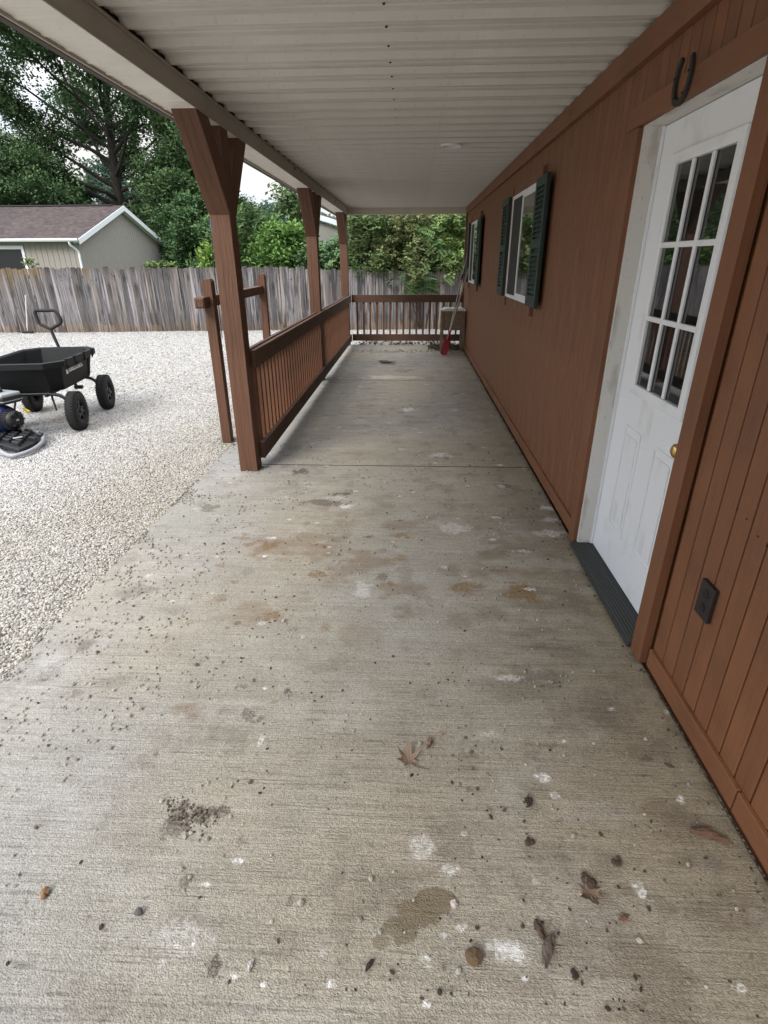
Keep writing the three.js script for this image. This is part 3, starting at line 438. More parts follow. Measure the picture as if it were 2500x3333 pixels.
// ---------------------------------------------------------------- neighbour's shed
{
  const s = thing('neighbour_shed', 'tan shed with brown shingle roof and white gutters beyond the fence', 'shed', [-13.55, 0, -24]);
  const tanw = std({ map: colorTex(256, 256, (a, b) => { const k = 0.92 + 0.16 * fbm(a * 10, b * 6, 4, 30); return [0.300 * k, 0.272 * k, 0.240 * k]; }), roughness: 0.75 });
  const whitem = std({ color: lin(0.78, 0.80, 0.82), roughness: 0.45 }), dark = std({ color: lin(0.006, 0.006, 0.008), roughness: 0.4 });
  const L = 9, W = 8, eave = 2.42, ridge = 3.80;
  const shell = extrude([[0, -0.1], [W, -0.1], [W, eave], [W / 2, ridge - 0.08], [0, eave]], L); shell.rotateY(Math.PI / 2); shell.translate(-L, 0, 0); part(s, 'wall', planarUV(shell), tanw, [-0.03, 0, -0.03]);
  const yTop = (z) => eave + (ridge - 0.1 - eave) * (1 - Math.abs(-z - W / 2) / (W / 2));
  for (let k = 0, p = 0.2; k < W / p; k++) { const a = -k * p - 0.008, b = -(k + 1) * p + 0.008, g = extrude([[-a, 0], [-b, 0], [-b, yTop(b) - 0.02], [-a, yTop(a) - 0.02]], 0.022); g.rotateY(Math.PI / 2); part(s, 'siding_board', planarUV(g), tanw, [-0.03, 0, 0]); }
  for (let k = 0, p = 0.23; k < 30; k++) { const x = -k * p - p / 2; if (x < -2.35 && x > -5.1) span(s, 'siding_board', tanw, x - p / 2 + 0.008, x + p / 2 - 0.008, 2.08, eave, -0.028, -0.006); else span(s, 'siding_board', tanw, x - p / 2 + 0.008, x + p / 2 - 0.008, 0, eave, -0.028, -0.006); }
  const D = part(s, 'garage_door', bx(2.56, 2.0, 0.02), dark, [-3.72, 1.0, -0.005]);
  for (const q of [[-2.44, -2.32, 0, 2.13], [-5.1, -5.0, 0, 2.13]]) { const [g, p] = box2(q[0], q[1], q[2], q[3], -0.004, 0.02, 0.004); part(s, 'door_trim', g, whitem, p); } { const [g, p] = box2(-5.1, -2.32, 2.0, 2.13, -0.003, 0.022, 0.004); part(s, 'door_trim', g, whitem, p); }
  for (let k = 0; k < 4; k++) part(D, 'door_section', bx(2.5, 0.46, 0.012, 0.003), dark, [0, -0.75 + k * 0.49, 0.012]);
  const sh = colorTex(1024, 1024, (a, b) => { const row = Math.floor(b * 48), q = hash2(Math.floor(a * 42 + (row % 2) * 0.5 + hash2(row, 3) * 3), row), e = sstep(0, 0.16, b * 48 - row), n = fbm(a * 80, b * 80, 3, 80), big = fbm(a * 6, b * 6, 3, 6); const k = (0.55 + 0.55 * q) * (0.70 + 0.3 * e) * (0.7 + 0.6 * n) * (0.85 + 0.3 * big); return [0.082 * k, 0.060 * k, 0.058 * k]; });
  const shm = std({ map: rep(sh, 0.15, 0.15), roughness: 0.95 });
  const run = W / 2 + 0.35, rise = (ridge - eave) * run / (W / 2), len = Math.hypot(run, rise), an = Math.atan2(rise, run);
  const gr = bx(L + 0.25, 0.06, len, 0.004);
  part(s, 'roof', gr, shm, [-L / 2 + 0.12, ridge + 0.04 - rise / 2, -W / 2 + run / 2], [an, 0, 0]); part(s, 'roof', gr, shm, [-L / 2 + 0.12, ridge + 0.04 - rise / 2, -W / 2 - run / 2], [-an, 0, 0]);
  part(s, 'ridge_cap', bx(L - 0.2, 0.05, 0.3, 0.01), std({ color: lin(0.05, 0.04, 0.04), roughness: 0.9 }), [-L / 2 - 0.1, ridge + 0.075, -W / 2]);
  for (const q of [1, -1]) part(s, 'rake_board', bx(0.03, 0.20, len, 0.004), whitem, [0.262, ridge - 0.045 - rise / 2, -W / 2 + q * run / 2], [q * an, 0, 0]);
  for (const q of [1, -1]) part(s, 'rake_soffit', bx(0.26, 0.015, len - 0.1, 0.002), whitem, [0.115, ridge - 0.10 - rise / 2, -W / 2 + q * run / 2], [q * an, 0, 0]);
  const gut = extrude([[0, 0], [0.09, 0], [0.125, 0.05], [0.125, 0.12], [0.115, 0.12], [0.11, 0.055], [0.085, 0.012], [0, 0.012]], L + 0.2); gut.rotateY(-Math.PI / 2); part(s, 'gutter', gut, whitem, [0.24, eave - 0.16, 0.30]);
  { const g2 = gut.clone(); g2.rotateY(Math.PI); part(s, 'gutter', g2, whitem, [-L + 0.04, eave - 0.16, -W - 0.30]); }
  part(s, 'downspout', tube([[-0.16, eave - 0.12, 0.34], [-0.16, eave - 0.26, 0.32], [-0.07, eave - 0.42, 0.16], [-0.02, eave - 0.56, 0.06], [-0.02, eave - 0.8, 0.055], [-0.02, 0.1, 0.055]], 0.045, 40), whitem);
  part(s, 'downspout', tube([[0.09, eave - 0.12, -W - 0.3], [0.09, eave - 0.26, -W - 0.28], [0.07, eave - 0.42, -W - 0.1], [0.06, eave - 0.6, -W + 0.06], [0.06, eave - 1, -W + 0.06], [0.06, 0.1, -W + 0.06]], 0.045, 40), whitem);
}
{ // a sliver of another roof between the far posts
  const t = thing('distant_building', 'white roof edge of a small building showing between the far porch posts', 'building', [-2.5, 0, -18]);
  const w = std({ color: lin(0.75, 0.76, 0.78), roughness: 0.5 });
  part(t, 'rake_board', extrude([[-0.62, 2.86], [0.75, 2.46], [0.75, 2.33], [-0.62, 2.71]], 0.05), w); part(t, 'roof', extrude([[-0.66, 2.91], [0.8, 2.49], [0.8, 2.46], [-0.66, 2.865]], -2.2), std({ color: lin(0.1, 0.085, 0.08), roughness: 0.9 }));
  part(t, 'wall', extrude([[-0.4, -0.1], [0.65, -0.1], [0.65, 2.3], [-0.4, 2.6]], -2), std({ color: lin(0.3, 0.28, 0.25), roughness: 0.8 }), [0, 0, -0.1]);
}

// ---------------------------------------------------------------- trees and shrubs
const leafGeo = (w, l, n, seed, spread) => { const r = rngOf(seed), g = []; for (let i = 0; i < n; i++) { const q = new THREE.BufferGeometry(); q.setAttribute('position', new THREE.Float32BufferAttribute([0, 0, 0, -w / 2, 0.16 * w, l * 0.5, 0, 0, l, 0, 0, 0, 0, 0, l, w / 2, 0.16 * w, l * 0.5], 3)); q.rotateX(0.3 - 1.0 * r()).rotateY(r() * 6.28).translate((r() - 0.5) * spread, (r() - 0.5) * spread, (r() - 0.5) * spread); g.push(q); } const m = mergeGeometries(g); m.computeVertexNormals(); return m; };
const pinnate = (L, n, w, l) => { const g = []; for (let i = 0; i < n; i++) for (const s of [-1, 1]) { const z = L * (0.15 + 0.8 * i / n), k = 1 - 0.4 * Math.abs(i / n - 0.45), y = -0.35 * z * z / L; const q = new THREE.BufferGeometry(); q.setAttribute('position', new THREE.Float32BufferAttribute([0, 0, 0, s * l * 0.5 * k, 0, -w / 2, s * l * k, -0.02 * l, 0, 0, 0, 0, s * l * k, -0.02 * l, 0, s * l * 0.5 * k, 0, w / 2], 3)); q.translate(0, y, z); g.push(q); } const m = mergeGeometries(g); m.computeVertexNormals(); return m; };
const leafMat = () => new THREE.MeshPhysicalMaterial({ color: lin(1, 1, 1), roughness: 0.75, side: THREE.DoubleSide, transmission: 0.25, thickness: 0, specularIntensity: 0.4 });
const leaf_m = leafMat();
const bark_m = std({ map: rep(colorTex(256, 256, (s, t) => { const k = 0.5 + 0.8 * noise(s * 32 + 2 * noise(s * 8, t * 8, 8), t * 6, 32); return [0.045 * k, 0.037 * k, 0.030 * k]; }), 1, 1), roughness: 1 });
const geoOak = leafGeo(0.12, 0.19, 5, 31, 0.34), geoShrub = leafGeo(0.045, 0.085, 5, 32, 0.16), geoBroad = leafGeo(0.06, 0.12, 4, 33, 0.16), geoPin = pinnate(0.34, 8, 0.03, 0.085), geoFine = leafGeo(0.03, 0.055, 7, 34, 0.15), geoFar = leafGeo(0.3, 0.45, 5, 35, 0.9);
function crown(parent, geo, pts, c0, c1, r, size) {
  const im = new THREE.InstancedMesh(geo, leaf_m, pts.length), q = new THREE.Quaternion(), e = new THREE.Euler(), M = new THREE.Matrix4(), C = new THREE.Color();
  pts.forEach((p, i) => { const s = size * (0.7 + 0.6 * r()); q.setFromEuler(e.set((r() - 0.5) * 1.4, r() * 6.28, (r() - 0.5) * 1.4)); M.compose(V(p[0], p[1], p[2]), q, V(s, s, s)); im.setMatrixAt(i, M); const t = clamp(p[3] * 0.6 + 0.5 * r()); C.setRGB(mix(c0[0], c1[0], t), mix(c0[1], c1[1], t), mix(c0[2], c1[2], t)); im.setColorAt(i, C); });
  im.name = 'crown'; im.castShadow = im.receiveShadow = true; im.userData.kind = 'stuff'; parent.add(im); return im;
}
function tree(o) {                                   // trunk, limbs, twigs; leaves in clusters along the twigs
  const r = rngOf(o.seed), rl = rngOf(o.seed + 900), t = thing(o.name, o.label, 'tree', o.p), segs = [], pts = [];
  const top = V(o.lean ?? 0, o.h * 0.92, 0), trunkAt = (k) => V(top.x * k + 0.15 * Math.sin(k * 6 + o.seed), top.y * k, 0.2 * Math.sin(k * 4 + o.seed * 2));
  const R0 = o.r ?? o.h * 0.028, rad = (k) => R0 * (1 - 0.88 * k) * (1 + 0.5 * Math.exp(-k * 30));
  for (let i = 0; i < 12; i++) segs.push(rod(trunkAt(i / 12), trunkAt((i + 1) / 12), rad(i / 12), rad((i + 1) / 12), 9));
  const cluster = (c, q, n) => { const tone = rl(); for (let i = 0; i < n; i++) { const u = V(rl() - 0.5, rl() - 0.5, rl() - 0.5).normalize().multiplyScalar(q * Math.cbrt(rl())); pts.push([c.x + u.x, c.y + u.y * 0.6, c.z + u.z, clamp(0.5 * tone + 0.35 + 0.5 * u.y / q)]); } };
  for (let b = 0; b < o.limbs; b++) {
    const k = mix(o.low ?? 0.2, 0.98, (b + 0.4 * r()) / o.limbs), a = b * 2.4 + r() * 0.9, prof = Math.sin(Math.PI * clamp(0.22 + 0.72 * (k - (o.low ?? 0.2)) / (1 - (o.low ?? 0.2)))), len = o.R * (0.55 + 0.5 * r()) * Math.max(0.35, prof), rise = mix(0.05, 0.9, k) + 0.25 * r();
    let p = trunkAt(k), d = V(Math.cos(a), rise, Math.sin(a)).normalize(), rr = rad(k) * (0.30 + 0.22 * r()) + 0.015; const N = 6;
    for (let i = 0; i < N; i++) {
      const q = p.clone().addScaledVector(d, len / N); segs.push(rod(p, q, rr, rr * 0.78, 6)); rr *= 0.78; p = q; d.add(V((r() - 0.5) * 0.5, (r() - 0.45) * 0.45 - 0.03, (r() - 0.5) * 0.5)).normalize();
      if (i > (o.bare ?? 0)) for (let m = 0; m < (o.twigs ?? 2); m++) { const td = d.clone().add(V((r() - 0.5) * 1.8, (r() - 0.4) * 1.0, (r() - 0.5) * 1.8)).normalize(), tl = len * (0.16 + 0.2 * r()), e2 = p.clone().addScaledVector(td, tl); segs.push(rod(p, e2, rr * 0.55, rr * 0.2, 4)); for (let c = 1; c <= 3; c++) cluster(p.clone().lerp(e2, c / 3), o.cl, o.n); }
    }
    cluster(p, o.cl, o.n);
  }
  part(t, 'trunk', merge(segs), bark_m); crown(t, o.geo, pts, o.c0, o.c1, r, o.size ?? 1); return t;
}
const OAK0 = [0.044, 0.092, 0.040], OAK1 = [0.135, 0.225, 0.095];
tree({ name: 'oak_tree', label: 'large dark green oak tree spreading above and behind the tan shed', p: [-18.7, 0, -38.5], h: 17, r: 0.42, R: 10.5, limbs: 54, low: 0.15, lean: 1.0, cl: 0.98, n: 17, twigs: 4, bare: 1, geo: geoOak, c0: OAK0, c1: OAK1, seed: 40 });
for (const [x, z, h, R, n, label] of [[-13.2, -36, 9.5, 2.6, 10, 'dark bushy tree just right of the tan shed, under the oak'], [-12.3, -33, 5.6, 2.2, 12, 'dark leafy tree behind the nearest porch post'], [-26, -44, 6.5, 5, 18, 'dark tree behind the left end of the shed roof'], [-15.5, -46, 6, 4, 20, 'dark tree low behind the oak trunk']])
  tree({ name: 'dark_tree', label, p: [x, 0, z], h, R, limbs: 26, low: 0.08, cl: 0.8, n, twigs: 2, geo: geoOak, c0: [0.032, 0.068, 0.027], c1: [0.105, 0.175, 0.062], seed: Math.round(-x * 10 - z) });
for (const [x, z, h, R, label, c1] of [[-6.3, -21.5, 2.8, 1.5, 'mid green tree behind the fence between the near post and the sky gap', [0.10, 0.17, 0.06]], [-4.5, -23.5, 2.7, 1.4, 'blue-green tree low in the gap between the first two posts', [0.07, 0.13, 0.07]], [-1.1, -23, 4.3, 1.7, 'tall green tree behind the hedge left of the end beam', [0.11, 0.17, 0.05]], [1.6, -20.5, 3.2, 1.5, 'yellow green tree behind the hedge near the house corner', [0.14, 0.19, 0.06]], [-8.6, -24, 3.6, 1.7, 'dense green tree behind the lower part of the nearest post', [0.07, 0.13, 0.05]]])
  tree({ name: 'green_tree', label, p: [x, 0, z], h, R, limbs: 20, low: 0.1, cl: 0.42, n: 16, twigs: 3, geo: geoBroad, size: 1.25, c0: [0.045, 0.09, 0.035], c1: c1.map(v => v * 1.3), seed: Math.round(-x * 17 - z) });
function bush(o) {
  const r = rngOf(o.seed), t = thing(o.name, o.label, o.cat ?? 'bush', o.p), segs = [], pts = [];
  for (let c = 0; c < o.clumps; c++) {
    const a = r() * 6.28, q = Math.sqrt(r()), y = mix(o.y0 ?? 0.15, 1, Math.pow(r(), 0.75)), w = Math.sqrt(Math.max(0.06, 1 - Math.pow((y - 0.5) * 1.75, 2))), C = V(o.rx * q * w * Math.cos(a), o.h * y, o.rz * q * w * Math.sin(a)), cr = (o.cr ?? 0.3) * (0.6 + 0.7 * r()), tone = r();
    const foot = V(C.x * 0.25, 0, C.z * 0.25), midp = foot.clone().lerp(C, 0.55).add(V((r() - 0.5) * 0.15, 0.1, (r() - 0.5) * 0.15)); if (c % 3 === 0) { segs.push(rod(foot, midp, 0.016, 0.010, 5), rod(midp, C, 0.010, 0.004, 4)); }
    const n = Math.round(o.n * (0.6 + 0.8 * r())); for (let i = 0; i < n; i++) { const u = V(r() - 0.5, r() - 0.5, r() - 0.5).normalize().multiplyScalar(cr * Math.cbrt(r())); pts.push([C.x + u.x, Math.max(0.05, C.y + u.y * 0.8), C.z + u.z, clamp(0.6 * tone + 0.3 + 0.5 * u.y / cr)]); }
  }
  part(t, 'stems', merge(segs), bark_m); crown(t, o.geo, pts, o.c0, o.c1, r, o.size ?? 1); return t;
}
const G0 = [0.045, 0.088, 0.032];
bush({ name: 'shrub', label: 'small bright lime green sapling top peeking over the fence', p: [-5.12, 0, -15.1], rx: 0.24, rz: 0.3, h: 1.88, y0: 0.5, clumps: 20, cr: 0.16, n: 16, geo: geoBroad, c0: [0.12, 0.22, 0.05], c1: [0.30, 0.42, 0.10], seed: 61 });
bush({ name: 'shrub', label: 'loose mid green shrub right behind the nearest porch post', p: [-4.35, 0, -15.9], rx: 0.95, rz: 0.8, h: 2.65, clumps: 80, cr: 0.32, n: 44, geo: geoShrub, c0: G0, c1: [0.162, 0.257, 0.101], seed: 62 });
bush({ name: 'shrub', label: 'bright green broad-leaved shrub above the fence left of the middle post', p: [-3.25, 0, -15.05], rx: 0.85, rz: 0.65, h: 2.28, clumps: 80, cr: 0.24, n: 22, geo: geoBroad, size: 1.0, c0: [0.06, 0.13, 0.03], c1: [0.17, 0.30, 0.07], seed: 63 });
bush({ name: 'sapling', label: 'tall sparse sapling standing against the pale sky beside the middle post', cat: 'sapling', p: [-3.2, 0, -16.4], rx: 0.55, rz: 0.5, h: 3.6, y0: 0.45, clumps: 38, cr: 0.22, n: 18, geo: geoBroad, c0: [0.035, 0.07, 0.03], c1: [0.149, 0.230, 0.081], seed: 64 });
bush({ name: 'shrub', label: 'dark green shrub over the fence between the two far posts', p: [-2.15, 0, -14.95], rx: 0.75, rz: 0.62, h: 1.85, clumps: 78, cr: 0.28, n: 44, geo: geoShrub, c0: G0, c1: [0.149, 0.257, 0.115], seed: 65 });
bush({ name: 'hedge_bush', label: 'olive hedge bush just right of the far corner post', p: [-1.05, 0, -14.8], rx: 0.85, rz: 0.80, h: 2.55, y0: 0.42, clumps: 90, cr: 0.25, n: 40, geo: geoShrub, size: 0.85, c0: [0.036, 0.070, 0.024], c1: [0.21, 0.30, 0.105], seed: 66 });
bush({ name: 'hedge_bush', label: 'bushy hedge over the middle of the end railing, with reddish tips', p: [-0.15, 0, -14.75], rx: 0.85, rz: 0.82, h: 2.5, y0: 0.42, clumps: 90, cr: 0.25, n: 40, geo: geoShrub, size: 0.85, c0: [0.036, 0.070, 0.024], c1: [0.26, 0.28, 0.115], seed: 67 });
bush({ name: 'shrub', label: 'shrub with fern-like compound leaves in front of the hedge', p: [0.28, 0, -14.35], rx: 0.42, rz: 0.3, h: 2.2, y0: 0.4, clumps: 26, cr: 0.25, n: 10, geo: geoPin, size: 0.95, c0: [0.08, 0.15, 0.05], c1: [0.20, 0.32, 0.12], seed: 68 });
bush({ name: 'hedge_bush', label: 'yellow green hedge bush at the right, next to the house corner', p: [0.95, 0, -14.85], rx: 0.9, rz: 0.8, h: 2.42, y0: 0.42, clumps: 90, cr: 0.25, n: 40, geo: geoShrub, size: 0.85, c0: [0.036, 0.070, 0.024], c1: [0.27, 0.38, 0.12], seed: 69 });
bush({ name: 'hedge_bush', label: 'hedge bush partly hidden behind the house corner', p: [2.2, 0, -15.2], rx: 0.9, rz: 0.7, h: 2.4, clumps: 60, cr: 0.3, n: 40, geo: geoFine, c0: G0, c1: [0.203, 0.270, 0.108], seed: 70 });
bush({ name: 'vine', label: 'small leafy vine topping the fence in front of the shed door', cat: 'vine', p: [-9.0, 0, -13.72], rx: 0.14, rz: 0.08, h: 1.52, y0: 0.93, clumps: 6, cr: 0.06, n: 4, geo: geoShrub, c0: [0.09, 0.12, 0.04], c1: [0.20, 0.26, 0.09], seed: 71 });
bush({ name: 'vine', label: 'low weeds topping the fence right of the shed', cat: 'vine', p: [-6.05, 0, -14.1], rx: 0.75, rz: 0.15, h: 1.40, y0: 0.95, clumps: 20, cr: 0.06, n: 5, geo: geoShrub, c0: [0.07, 0.11, 0.03], c1: [0.16, 0.24, 0.07], seed: 72 });
{
  const r = rngOf(500), pts = []; for (let c = 0; c < 800; c++) { const x = -70 + 110 * r(), hgt = 5.2 + 2.2 * noise(x * 0.13 + 40, 1) + (x < -22 ? 3.5 * sstep(-22, -34, x) : 0), y = hgt * Math.pow(r(), 0.6), z = -62 - 8 * r(), tone = r(); for (let i = 0; i < 26; i++) pts.push({ p: [x + 2.4 * (r() - 0.5), Math.max(0.2, y + 1.8 * (r() - 0.5)), z + 2 * (r() - 0.5)], r: [r(), r() * 6.28, r()], s: [1, 1, 1], c: lin(0.03 + 0.03 * tone, 0.062 + 0.045 * tone, 0.048 + 0.02 * tone) }); }
  scatter('distant_woods', geoFar, leaf_m, pts, 'blue-green line of woods far behind the fence', 'woods');
}
{ // blue feeder on a thin pole
  const t = thing('bird_feeder', 'small blue feeder on thin black pole behind the nearest porch post', 'feeder', [-4.135, GY, -12.5]);
  part(t, 'pole', tube([[-0.08, 0, 0], [-0.06, 1.6, 0], [-0.02, 2.2, 0], [0.0, 2.46, 0], [0.05, 2.52, 0], [0.08, 2.47, 0]], 0.009, 30), black_m);
  part(t, 'feeder', new THREE.LatheGeometry([[0, 0], [0.012, 0.0], [0.028, 0.02], [0.024, 0.05], [0.026, 0.22], [0.012, 0.30], [0, 0.31]].map(p => new THREE.Vector2(...p)), 16), std({ color: lin(0.03, 0.12, 0.42), roughness: 0.35 }), [0.0, 2.10, 0.03]);
}

// ---------------------------------------------------------------- garden cart
{
  const t = thing('garden_cart', 'black plastic dump cart with four pneumatic wheels on the gravel', 'cart', [-3.83, GY + 0.005, -5.63], 0.18);
  const plastic = new THREE.MeshPhysicalMaterial({ color: lin(0.007, 0.0075, 0.008), roughness: 0.62, specularIntensity: 0.55, bumpMap: rep(broom, 3, 3), bumpScale: 0.0006 }), steel = std({ color: lin(0.009, 0.010, 0.011), roughness: 0.5 });
  const rub = std({ color: lin(0.010, 0.010, 0.0105), roughness: 0.85 });
  // tub: octagonal rings lofted from floor to rim, outside then inside
  const ring = (hx, hz, c, y) => [[hx, -hz + c], [hx, hz - c], [hx - c * 0.8, hz], [-hx + c * 0.8, hz], [-hx, hz - c], [-hx, -hz + c], [-hx + c * 0.8, -hz], [hx - c * 0.8, -hz]].map(([x, z]) => V(x, y, z));
  const rings = [ring(0.27, 0.40, 0.08, 0.385), ring(0.30, 0.46, 0.10, 0.395), ring(0.345, 0.555, 0.15, 0.635), ring(0.385, 0.60, 0.16, 0.635), ring(0.385, 0.60, 0.16, 0.685), ring(0.352, 0.565, 0.15, 0.69), ring(0.338, 0.545, 0.145, 0.675), ring(0.295, 0.45, 0.10, 0.41)];
  const pos = []; for (let k = 0; k + 1 < rings.length; k++) for (let i = 0; i < 8; i++) { const a = rings[k][i], b = rings[k][(i + 1) % 8], c = rings[k + 1][(i + 1) % 8], d = rings[k + 1][i]; for (const q of [a, c, b, a, d, c]) pos.push(q.x, q.y, q.z); }
  for (const [k, s] of [[0, 1], [rings.length - 1, -1]]) for (let i = 1; i < 7; i++) { const q = s > 0 ? [0, i, i + 1] : [0, i + 1, i]; for (const n of q) { const v = rings[k][n]; pos.push(v.x, v.y, v.z); } }
  const tub = new THREE.BufferGeometry(); tub.setAttribute('position', new THREE.Float32BufferAttribute(pos, 3)); tub.computeVertexNormals(); plastic.side = THREE.DoubleSide; part(t, 'tub', planarUV(tub), plastic);
  for (const z of [-0.36, -0.12, 0.14, 0.36]) { part(t, 'rim_clip', bx(0.03, 0.07, 0.045, 0.005), plastic, [0.378, 0.662, z]); }
  for (const z of [-0.42, -0.20, 0.04, 0.27]) part(t, 'rim_gusset', extrude([[0, 0], [0.035, 0], [0, -0.05]], 0.012), plastic, [0.345, 0.634, z]);
  for (const s of [-1, 1]) for (const z of [0.0]) part(t, 'side_rib', bx(0.012, 0.17, 0.05, 0.004), plastic, [s * 0.325, 0.51, z + s * -0.33], [0, 0, -s * 0.19]);
  // lettering on the long side
  const font = await new FontLoader().loadAsync('fonts/droid/droid_sans_bold.typeface.json');
  const txt = new TextGeometry('GORILLA CARTS', { font, size: 0.036, depth: 0.003, curveSegments: 3, bevelEnabled: false }); txt.computeBoundingBox(); const tw = txt.boundingBox.max.x; txt.translate(-tw / 2, 0, 0);
  const mark = extrude([[0, 0], [0.022, 0.05], [0.03, 0.035], [0.038, 0.06], [0.055, 0], [0.038, 0.012], [0.028, 0]], 0.003); mark.translate(-tw / 2 - 0.075, -0.008, 0);
  part(t, 'lettering', merge([txt, mark]), std({ color: lin(0.85, 0.85, 0.85), roughness: 0.5 }), [0.338, 0.548, 0.06], [0, Math.PI / 2, 0]).rotation.set(0, Math.PI / 2, 0);
  t.children[t.children.length - 1].rotation.order = 'YXZ'; t.children[t.children.length - 1].rotation.set(-0.19, Math.PI / 2, 0);
  t.children[t.children.length - 1].scale.set(1.0, 1.0, 1);
  // frame: an arched axle tube front and back, long rails under the tub
  for (const z of [0.44, -0.44]) part(t, 'axle_arch', tube([[-0.365, 0.20, z], [-0.35, 0.27, z], [-0.29, 0.345, z], [-0.18, 0.372, z], [0, 0.374, z], [0.18, 0.372, z], [0.29, 0.345, z], [0.35, 0.27, z], [0.365, 0.20, z]], 0.017, 48, 10), steel);
  for (const x of [-0.16, 0.16]) part(t, 'frame_rail', bx(0.03, 0.03, 0.95, 0.004), steel, [x, 0.362, 0]);
  part(t, 'brace', rod(V(0.16, 0.37, 0.36), V(0.20, 0.20, 0.42), 0.010), steel); part(t, 'brace', rod(V(-0.16, 0.37, 0.36), V(-0.20, 0.20, 0.42), 0.010), steel);
  // wheels
  const R = 0.195, prof = []; for (let a = 0; a <= 20; a++) { const u = -Math.PI * 0.78 + a / 20 * Math.PI * 1.56; prof.push(new THREE.Vector2(R - 0.058 + 0.058 * Math.cos(u), 0.052 * Math.sin(u))); }
  const tyre = new THREE.LatheGeometry(prof, 40).rotateZ(Math.PI / 2), lug = bx(0.040, 0.010, 0.016, 0.002), lugs = [];
  for (let a = 0; a < 44; a++) for (const s of [-1, 1]) { const q = lug.clone(); q.rotateZ(0).rotateY(s * 0.35); q.translate(s * 0.022, R - 0.001 - 0.004, 0); q.rotateX(a / 44 * Math.PI * 2 + (s > 0 ? 0.07 : 0)); lugs.push(q); }
  const tread = merge(lugs);
  const rimG = new THREE.LatheGeometry([[0.028, -0.03], [0.032, 0.034], [0.05, 0.030], [0.075, 0.012], [0.098, 0.020], [0.106, 0.038], [0.112, 0.036], [0.108, -0.036], [0.098, -0.02], [0.075, -0.01], [0.05, -0.028]].map(p => new THREE.Vector2(...p)), 32).rotateZ(-Math.PI / 2);
  const rim_m = std({ color: lin(0.02, 0.02, 0.021), roughness: 0.32, metalness: 0.1 });
  for (const [x, z] of [[0.40, 0.44], [0.40, -0.44], [-0.40, 0.44], [-0.40, -0.44]]) {
    const w = new THREE.Group(); w.name = 'wheel'; w.position.set(x, 0.195, z); if (x < 0) w.rotation.y = Math.PI; t.add(w);
    part(w, 'tyre', merge([tyre, tread]), rub); const rm = [rimG]; for (let a = 0; a < 5; a++) { const q = bx(0.02, 0.065, 0.022, 0.004).clone(); q.translate(0.022, 0.07, 0); q.rotateX(a * Math.PI * 2 / 5); rm.push(q); } part(w, 'rim', merge(rm), rim_m);
    part(w, 'hub', merge([rod(V(0, 0, 0), V(0.052, 0, 0), 0.022, 0.019, 16), rod(V(0.052, 0, 0), V(0.064, 0, 0), 0.010, 0.010, 6)]), std({ color: lin(0.14, 0.14, 0.14), roughness: 0.35, metalness: 0.7 }));
  }
  // pull handle standing up at the far end
  part(t, 'drawbar', rod(V(0.03, 0.22, -0.62), V(-0.135, 0.875, -0.70), 0.018, 0.017, 10), steel);
  part(t, 'pull_handle', tube([[-0.135, 0.875, -0.70], [-0.075, 0.90, -0.705], [-0.015, 0.935, -0.71], [-0.005, 0.96, -0.71], [-0.022, 1.02, -0.715], [-0.05, 1.06, -0.72], [-0.07, 1.066, -0.72], [-0.18, 1.066, -0.72], [-0.25, 1.066, -0.72], [-0.262, 1.05, -0.72], [-0.255, 0.99, -0.715], [-0.245, 0.94, -0.71], [-0.235, 0.925, -0.71], [-0.18, 0.895, -0.705]], 0.019, 90, 10, true), std({ color: lin(0.008, 0.008, 0.0085), roughness: 0.65 }));
  part(t, 'drawbar_fork', bx(0.09, 0.04, 0.05, 0.006), steel, [0.06, 0.23, -0.60]);
}
